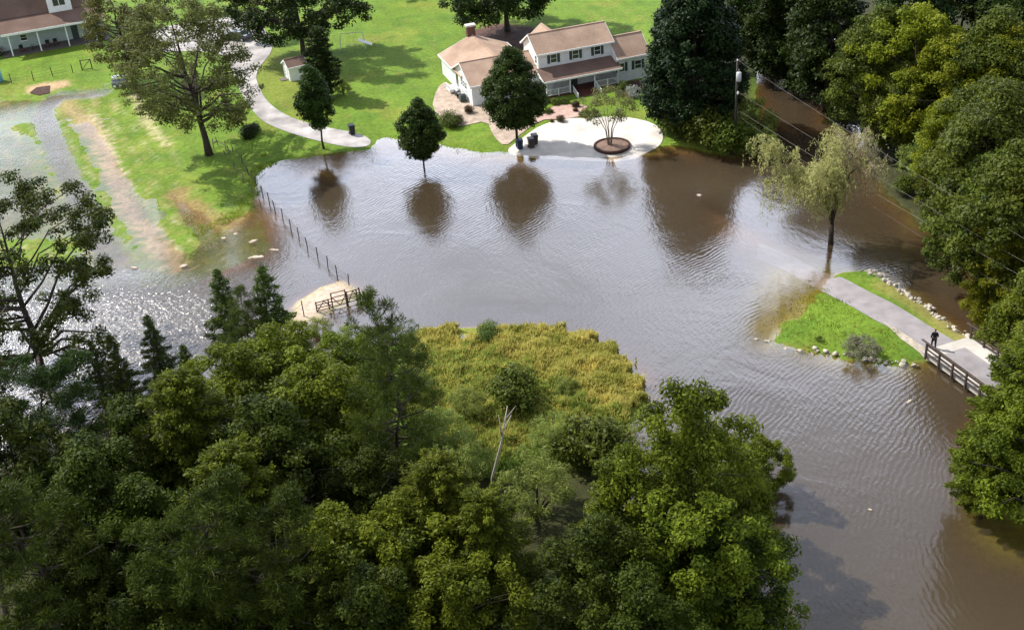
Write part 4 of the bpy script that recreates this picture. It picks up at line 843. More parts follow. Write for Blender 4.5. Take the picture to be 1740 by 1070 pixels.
for v in (2.1, 2.95, 3.8): window(house, -8.954, v, 1.75, .62, .95, (-1, 0), False)
window(house, LM+.75, -1.554, 1.75, .8, 1.15); window(house, LM+3.0, -1.554, 1.75, .95, 1.15)
window(house, 6.9, -.004, 1.45, .9, 1.2); window(house, 1.5, -.004, 1.45, .9, 1.2); window(house, 8.4, -.004, 1.45, .9, 1.2)
dr = MB(); dr.box(4.1, 5.1, -.06, -.003, .05, 2.1); do_ = dr.build('door', M['shutter'], house); MB().lathe([(.04, 0), (.04, .05)], 8, (4.95, -.1, 1.05)).build('handle', M['metal'], do_)
sd_ = MB().box(-8.99, -8.953, 5.4, 6.3, .5, 2.4).build('door', M['glass'], house); MB().box(-9.03, -8.992, 5.34, 6.36, 2.4, 2.5).build('door_hood', M['white'], sd_)
# porch: floor, roof, posts, rails, steps
PD = 2.5
fl_ = MB(); fl_.box(.0, LM, -PD+.02, -.02, -.55, .02); fl_.build('porch_floor', M['deck_wood'], house)
pr_ = MB(); pr_.quad((-.3, -PD-.25, 2.12), (LM+.3, -PD-.25, 2.12), (LM+.3, -.004, 2.98), (-.3, -.004, 2.98), .1); pro = pr_.build('porch_roof', M['roof_brown'], house)
MB().box(-.34, LM+.34, -PD-.32, -PD-.253, 1.92, 2.14).build('eave_trim', M['white'], pro)
MB().add([(-.3,-PD-.25,1.95),(-.3,-.01,1.95),(-.3,-.01,2.86),(-.3,-PD-.25,2.0),(-.26,-PD-.25,1.95),(-.26,-.01,1.95),(-.26,-.01,2.86),(-.26,-PD-.25,2.0)], [(0,3,2,1),(4,5,6,7),(0,1,5,4),(1,2,6,5),(2,3,7,6),(3,0,4,7)]).build('end_trim', M['white'], pro)
posts_u = [.08, 3.2, 6.5, LM-.1]
for u in posts_u: MB().box(u-.07, u+.07, -PD+.05, -PD+.19, .02, 2.02).build('porch_post', M['white'], house)
def railing(u0, u1, v, z=.02):
    mb = MB(); mb.box(u0, u1, v-.03, v+.03, z+.82, z+.9); mb.box(u0, u1, v-.03, v+.03, z+.12, z+.18); n = int((u1-u0)/.14)
    for k in range(n): x = u0+(k+.5)*(u1-u0)/n; mb.box(x-.022, x+.022, v-.02, v+.02, z+.18, z+.82)
    return mb
railing(.15, 3.13, -PD+.12).build('porch_railing', M['white'], house); railing(6.57, LM-.17, -PD+.12).build('porch_railing', M['white'], house)
MB().box(1.55, 1.67, -PD+.02, -PD+.2, -.4, 1.0).build('railing_post', M['white'], house); MB().box(8.15, 8.27, -PD+.02, -PD+.2, -.4, 1.0).build('railing_post', M['white'], house)
st = MB()
for k in range(5): st.box(3.6, 6.5, -PD-.5*(k+1)+.02, -PD-.5*k+.018, -.62, -.03-.045*k)
st.build('porch_steps', M['deck_wood'], house)
for u in (3.5, 6.6):
    mb = MB(); mb.box(u-.06, u+.06, -PD-1.75, -PD-1.63, -.6, .5); mb.beam((u, -PD+.0, .92), (u, -PD-1.7, .42), .06, .09); mb.beam((u, -PD+.0, .25), (u, -PD-1.7, -.25), .05, .07)
    for k in range(9): y = -PD-.1-k*.17; z = -.25*(-(y+PD)/1.7)*2; mb.box(u-.02, u+.02, y-.02, y+.02, .2+z*.9, .9+z*.95)
    mb.build('stair_railing', M['white'], house)
# porch chair silhouettes
def chair(px_u, px_v, lb):
    c, s = math.cos(HT), math.sin(HT); t = thing('porch_chair', lb, 'chair', (hx+px_u*c-px_v*s, hy+px_u*s+px_v*c, hz0+.02), HT, 'chairs on the farmhouse porch')
    MB().box(-.3, .3, -.28, .28, .38, .44).build('seat', M['white'], t)
    mb = MB(); [mb.box(-.28+.14*k, -.18+.14*k, .24, .3, .44, 1.05) for k in range(4)]; mb.build('backrest', M['white'], t)
    for x in (-.27, .27):
        for y in (-.25, .25): MB().box(x-.03, x+.03, y-.03, y+.03, 0, .38).build('leg', M['white'], t)
chair(1.3, -.9, 'white chair on the left end of the farmhouse porch'); chair(7.6, -.9, 'white chair on the right end of the farmhouse porch')
def hp(u, v, z=0.): c, s = math.cos(HT), math.sin(HT); return Vector((hx+u*c-v*s, hy+u*s+v*c, hz0+z))
# side landing, grill
q = MB(); q.box(-10.3, -9.0, 5.0, 6.7, .15, .5); q.box(-10.25, -10.15, 5.05, 5.15, -.6, .15); q.box(-10.25, -10.15, 6.5, 6.6, -.6, .15); q.box(-10.3, -10.24, 5.0, 6.7, .9, .98)
for k in range(9): q.box(-10.29, -10.25, 5.05+k*.19, 5.09+k*.19, .5, .9)
q.build('side_landing', M['white'], house)
t = thing('barbecue_grill', 'black barbecue grill with pale lid against the gable wall', 'grill', tuple(hp(-9.7, 3.6, -.12)), HT+1.57)
MB().box(-.6, .6, -.3, .3, .35, .85).build('body', M['black'], t)
lid = MB(); lid.tube([(-.45, 0, .86), (.45, 0, .86)], .28, 12); lid.build('lid', M['metal'], t)
MB().box(-1.0, -.61, -.25, .25, .8, .84).build('side_shelf', M['metal'], t)
for x in (-.5, .5):
    for y in (-.22, .22): MB().box(x-.03, x+.03, y-.03, y+.03, 0, .35).build('leg', M['black'], t)
t = thing('air_conditioner', 'dark boxy air conditioning unit beside the grill', 'air conditioner', tuple(hp(-9.55, 1.9, -.1)), HT)
ac = MB().box(-.4, .4, -.4, .4, 0, .85).build('casing', M['shutter'], t); MB().lathe([(.3, 0), (.3, .04), (.05, .06)], 16, (0, 0, .852)).build('fan_guard', M['black'], ac)
# shrubs by the farmhouse
TR = shrub('clipped_shrub', 'lf_red', .8, 1.25, 22, 900, .05, .5, (.4, .6), flat=.9)
TG = shrub('shrub', 'lf_shrub', .9, 1.0, 16, 700, .06, .5, (.35, .6))
for x, y, sp, s, lb in [(797, 192, TR, .95, 'clipped dark round shrub at the gable corner of the farmhouse'), (953, 207, TR, .82, 'clipped block shrub between the walkway and the pad'), (938, 208, TR, .4, 'tiny clipped shrub beside the block shrub'),
    (978, 182, TR, .8, 'dark round shrub right of the brick walkway'), (978, 190, TR, .5, 'small dark shrub in front of the round one by the walkway'), (765, 213, S_shrB, 1.25, 'loose bronze green shrub in the gravel bed left of the house'),
    (779, 209, TR, 1.0, 'reddish shrub in the gravel bed behind the loose green one'), (836, 186, TG, 1.1, 'green shrub against the front wall of the left wing'), (932, 193, TG, .8, 'low shrub at the left foot of the porch'),
    (945, 178, TG, .9, 'green shrub below the porch railing'), (960, 176, TG, .85, 'green shrub right of the one below the porch railing'), (928, 175, TG, .8, 'shrub at the porch corner post'), (994, 197, TG, 1.0, 'pale-topped hedge shrub at the back edge of the pad'), (1008, 197, TG, 1.0, 'hedge shrub at the back edge of the pad left of the ringed tree')]:
    put(sp, G(x, y), lb, 'shrub', s=s)
put(shrub('flowering_shrub', 'lf_silver', 1.3, 1.7, 18, 520, .07), G(1077, 165), 'silvery white bush between farmhouse and magnolia', 'shrub')
put(TG, G(1060, 152), 'green bush against the right farmhouse wing', 'shrub', s=1.2)

# ring planter
g = G(1040, 249); t = thing('planter_ring', 'round raised planting ring of brown edging on the concrete pad', 'planter', (g.x, g.y, g.z), 0)
ring = MB(); n = 32
prof = [(2.08, -.1), (2.08, .26), (1.86, .26), (1.86, -.1)]; vs = []; fs = []
for r_, z_ in prof:
    for k in range(n): a = 6.2832*k/n; vs.append((r_*math.cos(a), r_*math.sin(a), z_))
for i in range(3):
    for k in range(n): fs.append((i*n+k, i*n+(k+1) % n, (i+1)*n+(k+1) % n, (i+1)*n+k))
ring.add(vs, fs); ring.build('edging', M['mulch'], t)
MB().lathe([(1.87, 0), (1.87, .14), (1.2, .2), (.3, .24)], 32).build('soil', plain('dry_brown_soil', (.20, .13, .10), .95, 5, .35, .4), t)

# ---------------------------------------------------------------- small shed
g = G(494, 139); a = G(494, 139); b_ = G(520, 133); rz = math.atan2((b_-a).y, (b_-a).x)
shed = thing('garden_shed', 'little white shed with a brown roof under the shade tree', 'shed', tuple(g), rz)
W_, D_, ze, zr = 2.5, 2.6, 1.9, 2.7
sw = wing_walls(0, W_, 0, D_, ze, zr-.05, 'u'); sw.build('wall', M['siding'], shed)
rf = gable_roof(-.15, W_+.15, -.2, D_+.2, ze, zr, 'u', .08).build('roof', M['roof_brown'], shed); trim(-.15, W_+.15, -.2, D_+.2, ze, zr, 'u').build('eave_trim', M['white'], rf)
window(shed, 1.5, -.004, 1.15, .5, .7, (0, -1), False)
d_ = MB().box(-.035, -.003, .8, 1.8, .05, 1.85).build('door', M['white'], shed); MB().box(-.07, -.036, 1.65, 1.7, .9, 1.05).build('handle', M['black'], d_)
MB().box(-1.0, -.04, .7, 1.9, -.2, .12).build('step', M['wood_gray'], shed)

# ---------------------------------------------------------------- porch building at the top left
A_ = G(23, 96); B_ = G(119, 79); u_ = (B_-A_); L3 = u_.length; rz = math.atan2(u_.y, u_.x)
barn = thing('porch_building', 'long brown-roofed outbuilding with a post porch and white dormer', 'house', (A_.x, A_.y, A_.z), rz)
sp_ = L3/2
x0, x1 = -.9, 3.45*sp_
MB().quad((x0, -.5, 3.45), (x1, -.5, 3.45), (x1, 3.3, 4.75), (x0, 3.3, 4.75), .12).build('porch_roof', M['roof_brown'], barn)
MB().box(x0-.03, x1+.03, -.58, -.503, 3.2, 3.5).build('eave_trim', M['white'], barn)
for k in range(4): MB().box(k*sp_-.09, k*sp_+.09, -.09, .09, -.3, 3.4).build('porch_post', M['white'], barn)
ww = MB(); ww.box(x0+.3-14, x1-.2, 3.35, 8.6, -.5, 4.7); ww.build('wall', M['siding_green'], barn)
MB().box(x0-.5, x1, -.2, 3.33, -.3, .06).build('porch_floor', plain('porch_dark_slab', (.12, .10, .095), .8, 2, .2), barn)
up = MB(); up.quad((x0-14, 3.1, 4.78), (x1+.1, 3.1, 4.78), (x1+.1, 6.0, 8.9), (x0-14, 6.0, 8.9), .14); up.quad((x0-14, 6.0, 8.9), (x1+.1, 6.0, 8.9), (x1+.1, 8.9, 4.78), (x0-14, 8.9, 4.78), .14)
up.build('roof', M['roof_brown'], barn)
gb = MB(); gb.add([(x1-.2,3.35,4.7),(x1-.2,8.6,4.7),(x1-.2,6.0,8.6),(x1-.4,3.35,4.7),(x1-.4,8.6,4.7),(x1-.4,6.0,8.6)], [(0,1,2),(5,4,3),(0,3,4,1),(1,4,5,2),(2,5,3,0)]).build('gable_wall', M['siding_green'], barn)
# dormer
du = 2.02*sp_; dm = thing_part('dormer', barn, (du, 2.9, 4.72), 0)
dm.data = wing_walls(-1.7, 1.7, 0, 2.6, 2.3, 3.5, 'v').mesh('dormer', M['white'])
part('dormer_roof', gable_roof(-1.95, 1.95, -.25, 3.0, 2.27, 3.7, 'v', .1).mesh('dormer_roof', M['roof_brown']), dm)
part('dormer_window', MB().box(-.85, -.06, -.03, -.003, .8, 2.0).box(.06, .85, -.03, -.003, .8, 2.0).mesh('dormer_window', M['glass']), dm)
d_ = MB().box(2.2*sp_, 2.2*sp_+.95, 3.29, 3.345, .06, 2.15).build('door', M['shutter'], barn); MB().box(2.2*sp_+.8, 2.2*sp_+.85, 3.24, 3.288, 1, 1.12).build('handle', M['metal'], d_)
window(barn, .5*sp_, 3.346, 1.6, 1.0, 1.0, (0, -1), False)
def on_barn(u, v, z=.06): c, s = math.cos(rz), math.sin(rz); return (A_.x+u*c-v*s, A_.y+u*s+v*c, A_.z+z)
def pchair(u, v, lb, turn=0):
    t = thing('porch_chair', lb, 'chair', on_barn(u, v), rz+turn, 'dark chairs under the outbuilding porch')
    MB().box(-.3, .3, -.28, .28, .36, .46).build('seat', M['cushion'], t); MB().box(-.3, .3, .22, .3, .46, 1.0).build('backrest', M['black'], t)
    for x in (-.27, .27):
        for y in (-.25, .25): MB().box(x-.03, x+.03, y-.03, y+.03, 0, .36).build('leg', M['black'], t)
pchair(.35*sp_, 1.4, 'dark chair beside the leftmost posts under the outbuilding porch', .4); pchair(1.25*sp_, 1.6, 'dark chair right of the middle post under the outbuilding porch', -.2); pchair(1.55*sp_, 1.6, 'dark chair below the dormer under the outbuilding porch', .2)
t = thing('patio_table', 'low pale-topped table between dark porch chairs', 'table', on_barn(.72*sp_, 1.5), rz)
MB().lathe([(.42, .68), (.42, .73)], 16).build('table_top', M['metal'], t); MB().lathe([(.25, 0), (.05, .05), (.05, .68)], 10).build('leg', M['black'], t)
# hay wagon at far left
g = G(6, 93); t = thing('flat_wagon', 'grey flatbed wagon at the left end of the porch building', 'wagon', tuple(g), rz)
MB().box(-3.2, .2, -.8, .8, .75, .87).build('bed', M['wood_gray'], t); rl = MB()
for x in (-3.1, -2, -.9, .1): rl.box(x-.04, x+.04, -.78, -.7, .87, 1.5)
rl.box(-3.2, .2, -.79, -.72, 1.42, 1.5); rl.build('side_rail', M['wood_gray'], t)
for x in (-2.5, -.6):
    for y in (-.75, .75):
        wh = MB(); wh.tube([(x, y-.08, .38), (x, y+.08, .38)], .38, 16); wo2 = wh.build('wheel', M['tyre'], t); MB().tube([(x, y-.1, .38), (x, y+.1, .38)], .18, 12).build('rim', M['white'], wo2)

# ---------------------------------------------------------------- pasture fence and gate, top left
def post_fence(name, pts, h, r, label, rails=(), mat='wood_gray', wires=(.3, .6, .9), rail_w=(.04, .12), jit=.05, extra=None, cat='fence', zf=None, group=None):
    b0 = Vector(pts[0]); t = thing(name, label, cat, tuple(b0), 0, group)
    tops = []
    for p in pts:
        q = Vector(p)-b0; ln = Vector((rng.normal()*jit, rng.normal()*jit, h*rng.uniform(.93, 1.07)))
        MB().tube([q-Vector((0, 0, .9)), q+ln], [r*1.05, r*.92], 7).build('post', M[mat], t); tops.append((q, q+ln))
    for k, f in enumerate(rails):
        for (a, a2), (b, b2) in zip(tops[:-1], tops[1:]): MB().beam(a.lerp(a2, f), b.lerp(b2, f), *rail_w).build('rail', M[mat], t)
    for f in wires:
        mb = MB(); mb.tube([a.lerp(a2, f) for a, a2 in tops], .012, 4); mb.build('wire', M['wood_dark'], t)
    return t
post_fence('pasture_fence', [G(x, y) for x, y in [(-22,146),(20,142),(57,138),(90,130),(124,124)]], 1.35, .06, 'thin dark post and wire fence in front of the porch building', wires=(.25, .5, .8), mat='wood_dark')
A2, B2 = G(140, 120), G(157, 118); t = thing('field_gate', 'square dark gate with one diagonal brace at the pasture fence end', 'gate', tuple(A2), math.atan2((B2-A2).y, (B2-A2).x)); lg = (B2-A2).length
for x in (0, lg): MB().box(x-.06, x+.06, -.06, .06, -.5, 1.55).build('post', M['wood_dark'], t)
MB().box(.06, lg-.06, -.03, .03, 1.4, 1.5).box(.06, lg-.06, -.03, .03, .1, .18).beam((.08, 0, .18), (lg-.08, 0, 1.4), .05, .08).build('gate_frame', M['wood_dark'], t)
g = G(-4, 139); t = thing('storage_tank', 'light blue upright tank cut off by the left picture edge', 'tank', tuple(g))
MB().lathe([(.75, 0), (.8, .05), (.8, 1.7), (.7, 1.85), (.25, 1.95)], 20, ).build('body', M['blue'], t, True); MB().lathe([(.2, 1.95), (.2, 2.05), (.05, 2.07)], 12).build('lid', M['black'], t)
# utility cart under the olive tree
g = G(205, 146); t = thing('utility_cart', 'pale open utility cart with white wheels under the dense olive tree', 'cart', tuple(g), .25)
MB().box(-1.1, 1.1, -.6, .6, .45, .55).box(-1.1, 1.1, -.63, -.57, .55, .85).box(-1.1, 1.1, .57, .63, .55, .85).box(1.05, 1.11, -.57, .57, .55, .85).build('bed', plain('cart_grey', (.36, .38, .4), .5, 5, .15), t)
MB().beam((-1.1, 0, .5), (-2.2, 0, .35), .07, .07).beam((-2.2, 0, 0), (-2.2, 0, .55), .06, .06).build('hitch', M['metal'], t)
MB().box(-.9, .9, -.5, .5, 1.35, 1.4).build('canopy', M['metal'], t); mb = MB(); [mb.box(x-.025, x+.025, y-.025, y+.025, .55, 1.35) for x in (-.85, .85) for y in (-.45, .45)]; mb.build('canopy_frame', M['metal'], t)
for x in (-.75, .0, .75):
    for y in (-.7, .7):
        wo2 = MB().tube([(x, y-.07, .3), (x, y+.07, .3)], .3, 14).build('wheel', M['tyre'], t); MB().tube([(x, y-.09, .3), (x, y+.09, .3)], .2, 12).build('rim', M['white'], wo2)
# round bale / stone at the field corner
mb = MB(); mb.lathe([(.3, 0), (.42, .15), (.35, .4), (.1, .5)], 9); g = G(236, 167); o = mb.build('boulder', M['rock'], smooth=False); o.location = g; tag(o, 'small pale boulder at the head of the tyre rows', 'rock')

# parked car on the driveway
g = G(404, 68); t = thing('parked_car', 'dark car parked on the driveway half hidden by the tall olive tree', 'car', tuple(g), 2.7)
prof = [(-2.2, .35), (-2.25, .75), (-2.1, .95), (-1.5, 1.02), (-1.0, 1.42), (.6, 1.46), (1.25, 1.0), (2.05, .88), (2.25, .6), (2.2, .35)]
def hull(prof, w, w2=None):
    n = len(prof); w2 = w2 or [w]*n; vs = [(x, -w2[i], z) for i, (x, z) in enumerate(prof)]+[(x, w2[i], z) for i, (x, z) in enumerate(prof)]
    return vs, [tuple(range(n)), tuple(range(2*n-1, n-1, -1))]+[(i, i+n, (i+1) % n+n, (i+1) % n) for i in range(n)]
MB().add(*hull(prof, .9, [.86, .9, .9, .9, .7, .68, .86, .88, .86, .84])).build('body', M['carpaint'], t)
MB().add([(-1.42,-.86,1.04),(1.1,-.84,1.04),(.58,-.7,1.4),(-.98,-.72,1.38),(-1.42,.86,1.04),(1.1,.84,1.04),(.58,.7,1.4),(-.98,.72,1.38)], [(0,1,2,3),(7,6,5,4),(0,4,5,1),(1,5,6,2),(2,6,7,3),(3,7,4,0)]).build('side_window', M['glass'], t)
for x in (-1.4, 1.4):
    for y in (-.82, .82):
        wo2 = MB().tube([(x, y-.11, .33), (x, y+.11, .33)], .33, 18).build('wheel', M['tyre'], t); MB().tube([(x, y-.12, .33), (x, y+.12, .33)], .2, 12).build('rim', M['metal'], wo2)
for y in (-.62, .62): MB().box(2.2, 2.27, y-.16, y+.16, .6, .74).build('headlight', M['grey_paint'], t)

# swing set
a = G(578, 84); b_ = G(622, 80); t = thing('swing_set', 'pale metal A-frame swing set on the back lawn', 'swing set', tuple(a), math.atan2((b_-a).y, (b_-a).x)); L_ = (b_-a).length
mb = MB()
for x in (.3, L_-.3):
    for y in (-.9, .9): MB().tube([(x+(-.3 if x < 1 else .3), y, 0), (x, 0, 2.2)], .04, 6).build('leg', M['grey_paint'], t)
MB().tube([(.3, 0, 2.2), (L_-.3, 0, 2.2)], .045, 6).build('top_bar', M['grey_paint'], t)
for x in (L_*.35, L_*.62):
    c = MB().tube([(x-.2, 0, 2.2), (x-.2, 0, .55)], .012, 4).tube([(x+.2, 0, 2.2), (x+.2, 0, .55)], .012, 4).build('chain', M['metal'], t); MB().box(x-.24, x+.24, -.12, .12, .5, .55).build('seat', M['black'], c)
MB().quad((L_-.9, -1.0, 1.25), (L_+.9, -.5, .35), (L_+.9, .5, .35), (L_-.9, .2, 1.3), .04).build('slide', M['grey_paint'], t)

# waste bins
def bin_(px, py, mat, label, rz, s=1, lid_open=False, group=None):
    g = G(px, py); t = thing('waste_bin', label, 'waste bin', (g.x, g.y, g.z+.05), rz, group); t.scale = (s, s, s)
    MB().add([(-.24,-.28,.06),(.24,-.28,.06),(.24,.26,.06),(-.24,.26,.06),(-.31,-.36,1.0),(.31,-.36,1.0),(.31,.36,1.0),(-.31,.36,1.0)], [(0,3,2,1),(4,5,6,7),(0,1,5,4),(1,2,6,5),(2,3,7,6),(3,0,4,7)]).build('body', M[mat], t)
    MB().add([(-.34,-.4,1.003),(.34,-.4,1.003),(.34,.4,1.003),(-.34,.4,1.003),(-.28,-.33,1.1),(.28,-.33,1.1),(.28,.36,1.12),(-.28,.36,1.12)], [(0,3,2,1),(4,5,6,7),(0,1,5,4),(1,2,6,5),(2,3,7,6),(3,0,4,7)]).build('lid', M['black'] if mat != 'blue_bin' else M[mat], t)
    MB().tube([(-.27, .44, .98), (.27, .44, .98)], .025, 6).build('handle', M['black'], t)
    for x in (-.29, .29): MB().tube([(x-.03, .27, .12), (x+.03, .27, .12)], .12, 12).build('wheel', M['tyre'], t)
bin_(599, 229, 'black', 'dark waste bin alone at the end of the driveway', .3, 1.12)
bin_(884, 254, 'blue_bin', 'navy blue waste bin beside the round tree trunk', .1, 1.08)
bin_(903, 252, 'brown_bin', 'brownish waste bin in front at the left of the pair by the pad', .2, 1.1); bin_(909, 246, 'brown_bin', 'brownish waste bin at the back right of the pair by the pad', .2, 1.1)

# utility pole, transformer, wires
g = G(1248, 262); px_, py_ = g.x, g.y; pole = thing('utility_pole', 'tall wooden utility pole with a grey transformer beside the magnolia', 'utility pole', (px_, py_, g.z))
top = 12.6
for _ in range(8):
    pt = P(1249, 104, g.z+top)
    # height at which the pole's axis meets that sight line
    best = min(np.arange(9, 16, .05), key=lambda h: abs(P(1249, 104, g.z+h)[1]-py_)); top = float(best)
MB().tube([(0, 0, -1), (0, 0, top)], [.17, .11], 10).build('shaft', M['pole'], pole, True)
tr_ = MB().lathe([(.2, top-2.1), (.27, top-2.05), (.27, top-1.15), (.2, top-1.08)], 16, (.1, -.42, 0)).build('transformer', M['grey_paint'], pole, True); MB().lathe([(.05, top-1.08), (.05, top-.8)], 8, (.1, -.42, 0)).build('bushing', M['metal'], tr_)
MB().lathe([(.06, top), (.08, top+.12), (.03, top+.22)], 8).build('insulator', M['white'], pole); MB().lathe([(.09, 0), (.12, .12), (.09, .3)], 10, (.12, -.2, top-3.6)).build('cable_bracket', M['white'], pole)
far_ = Vector(P(1850, 480, 10.0)); pole2 = thing('utility_pole', 'second wooden utility pole past the right picture edge carrying the same wires', 'utility pole', (far_.x, far_.y, 0)); MB().tube([(0, 0, -2), (0, 0, 11)], [.17, .11], 10).build('shaft', M['wood_gray'], pole2, True)
ga = 'wires running from the utility pole over the creek'
for i, (dz, e, sag, r_, lb) in enumerate([(.1, (1688, 371), .25, .008, 'topmost wire from the very top of the utility pole'), (-3.3, (1696, 416), .3, .008, 'second wire leaving the pole below the transformer'), (-5.3, (1653, 418), .35, .010, 'thick third wire passing behind the willow crown'), (-5.9, (1640, 440), .5, .006, 'lowest wire low over the creek beyond the willow')]):
    a = Vector((px_, py_, g.z+top+dz))
    # the wire stays in the vertical plane of the two poles
    d = Vector((far_.x-px_, far_.y-py_, 0)); best = None
    for z in np.arange(2, 14, .05):
        q = P(e[0], e[1], z); cr = abs((q[0]-px_)*d.y-(q[1]-py_)*d.x)/d.length
        if best is None or cr < best[0]: best = (cr, z, q)
    q = Vector(best[2]); k = ((q-a).xy.length)/d.length; zend = a.z+(q.z-a.z)/max(k, .2); e_ = Vector((far_.x, far_.y, zend)); pts = []
    for j in range(25): s = j/24; p = a.lerp(e_, s); p.z -= sag*4*s*(1-s); pts.append(p)
    tag(MB().tube(pts, r_, 5).build('power_line', M['wire'], smooth=True), lb, 'wire', ga)

# ---------------------------------------------------------------- fence standing in the flood
fp = [(398,262),(412,280),(424,298),(436,315),(447,332),(458,345),(468,357),(480,372),(494,388),(508,404),(523,420),(540,438),(556,453),(573,470),(592,484)]
post_fence('corral_fence', [Vector((*P(x, y)[:2], -.1)) for x, y in fp], 1.25, .05, 'long weathered post fence running through the flood water to the gate', wires=(.25, .45, .65, .85), mat='wood_dark', jit=.09)
post_fence('corral_fence', [Vector((*P(x, y)[:2], -.1)) for x, y in [(384,268),(398,290),(412,310),(428,330),(444,350)]], 1.15, .05, 'short older fence beside the long one at the field corner', wires=(.4, .8), mat='wood_gray', jit=.12)
post_fence('corral_fence', [G(x, y) for x, y in [(517,537),(492,552),(462,572)]], 1.5, .05, 'few tall thin posts on the near side of the sand spit', wires=(.8,), mat='wood_dark', jit=.05)
a = G(539, 530); b_ = G(613, 512); a.z = b_.z = max(min(a.z, b_.z), .05); t = thing('corral_gate', 'dark timber corral gate panels with cross braces on the sand spit', 'gate', tuple(a), math.atan2((b_-a).y, (b_-a).x)); L_ = (b_-a).length
ps = [(0, 1.05), (L_*.28, 1.05), (L_*.36, 1.55), (L_*.68, 1.55), (L_*.71, 1.3), (L_*.93, 1.3), (L_, 1.4)]
for x, h in ps: MB().box(x-.05, x+.05, -.05, .05, -.5, h).build('post', M['wood_dark'], t)
def panel(x0, x1, z0, z1, braces, rails=4, y=0):
    mb = MB()
    for k in range(rails): z = z0+(z1-z0)*k/(rails-1); mb.box(x0, x1, y-.025, y+.025, z-.035, z+.035)
    for (p, q) in braces: mb.beam((x0+(x1-x0)*p[0], y-.04, z0+(z1-z0)*p[1]), (x0+(x1-x0)*q[0], y-.04, z0+(z1-z0)*q[1]), .04, .07)
    mb.build('gate_panel', M['wood_dark'], t)
panel(.05, L_*.36-.05, .12, .98, [((0, 0), (.5, 1)), ((.5, 1), (1, 0))]); panel(L_*.36+.05, L_*.68-.05, .15, 1.5, [((0, .7), (.55, 0)), ((.55, 0), (1, .6))]); panel(L_*.71+.05, L_-.05, .2, 1.25, [((0, 0), (.5, 1)), ((.5, 1), (1, 0)), ((0, .5), (1, .5))])
# old fence stub at trunk of the tall olive tree
post_fence('corral_fence', [G(x, y) for x, y in [(362,252),(372,247),(382,255),(392,262)]], 1.1, .05, 'grey broken fence stub right of the tall olive tree trunk', wires=(), rails=(.5,), mat='wood_gray', jit=.15)

# ---------------------------------------------------------------- path bridge with railings
A3, B3 = G(1573, 612), Vector(P(1655, 664, .5)); A3.z = .5
dr_ = (B3-A3); dr_.z = 0; dr_.normalize(); nr = Vector((-dr_.y, dr_.x, 0)); ang = math.atan2(dr_.y, dr_.x)
br = thing('foot_bridge', 'pale deck of the low bridge carrying the path over the water', 'bridge', (A3.x, A3.y, 0), ang)
wid = 5.0
MB().box(-.6, 16, .05, wid, .25, .56).build('deck', plain('bridge_concrete', (.48, .45, .41), .85, .8, .15, .1), br)
MB().box(.5, 16, 1.3, 3.3, .5625, .566).build('asphalt_strip', M['asphalt'], br)
for x in (1.5, 8, 14.5): MB().box(x-.3, x+.3, .2, wid-.2, -2.2, .248).build('pier', M['wood_dark'], br)
def rail_fence(off, x0, n, gap, label, mat):
    o = thing('path_railing', label, 'railing', (A3.x+dr_.x*x0+nr.x*off, A3.y+dr_.y*x0+nr.y*off, .56), ang)
    for k in range(n): MB().box(k*gap-.07, k*gap+.07, -.07, .07, -.35 if off < 1 else -.3, 1.12).build('post', M[mat], o)
    for z in (.25, .6, .95):
        for k in range(n-1): MB().box(k*gap-.0+.075, (k+1)*gap-.075, -.03, .03, z-.06, z+.06).build('rail', M[mat], o)
    MB().box(-.6, (n-1)*gap+.1, -.09, .09, 1.125, 1.165).build('cap_rail', M[mat], o); return o
rail_fence(.02-.1, .0, 10, 1.52, 'dark three-rail timber railing along the water side of the bridge', 'wood_dark')
g2 = G(1648, 580); off2 = (Vector((g2.x, g2.y, 0))-Vector((A3.x, A3.y, 0))).dot(nr); al2 = (Vector((g2.x, g2.y, 0))-Vector((A3.x, A3.y, 0))).dot(dr_)
rail_fence(off2, al2, 7, 1.52, 'far timber railing of the path disappearing under the right edge trees', 'wood_dark')

# ---------------------------------------------------------------- riprap
rk = []
for k in range(6):
    bm_ = MB(); import bmesh
    b = bmesh.new(); bmesh.ops.create_icosphere(b, subdivisions=2, radius=1)
    r0 = np.random.default_rng(k+3)
    dirs = [Vector(r0.normal(size=3)).normalized() for _ in range(9)]
    for v in b.verts:
        f = 1.0
        for d in dirs: f = min(f, .72/max(v.co.normalized().dot(d), .01)) if v.co.normalized().dot(d) > .72 else f
        v.co *= f
    me = bpy.data.meshes.new('rock'); b.to_mesh(me); b.free(); me.materials.append(M['rock']); rk.append(me)
def rocks(pts, n, spread, size, label, group, zoff=.0):
    w_ = [Vector(P(x, y, .15)) for x, y in pts]; seg = [(b-a).length for a, b in zip(w_[:-1], w_[1:])]; tot = sum(seg)
    for k in range(n):
        s = (k+rng.uniform(.1, .9))/n*tot; i = 0
        while i < len(seg)-1 and s > seg[i]: s -= seg[i]; i += 1
        p = w_[i].lerp(w_[i+1], s/seg[i]); p.x += rng.normal()*spread; p.y += rng.normal()*spread; r = size[0]*.6+(size[1]*1.1-size[0]*.6)*rng.random()**2
        o = link(bpy.data.objects.new('rock', rk[rng.integers(0, 6)])); o.location = (p.x, p.y, max(H(p.x, p.y), -.1)+r*.25+zoff)
        o.scale = (r*rng.uniform(.8, 1.3), r*rng.uniform(.8, 1.2), r*rng.uniform(.55, .8)); o.rotation_euler = tuple(rng.uniform(0, 6.28, 3)*[.15, .15, 1]); tag(o, label, 'rock', group)
rocks([(1288,573),(1312,580)], 8, .1, (.12, .24), 'pale stone at the far left tip of the peninsula edge', 'stones at the peninsula tip')
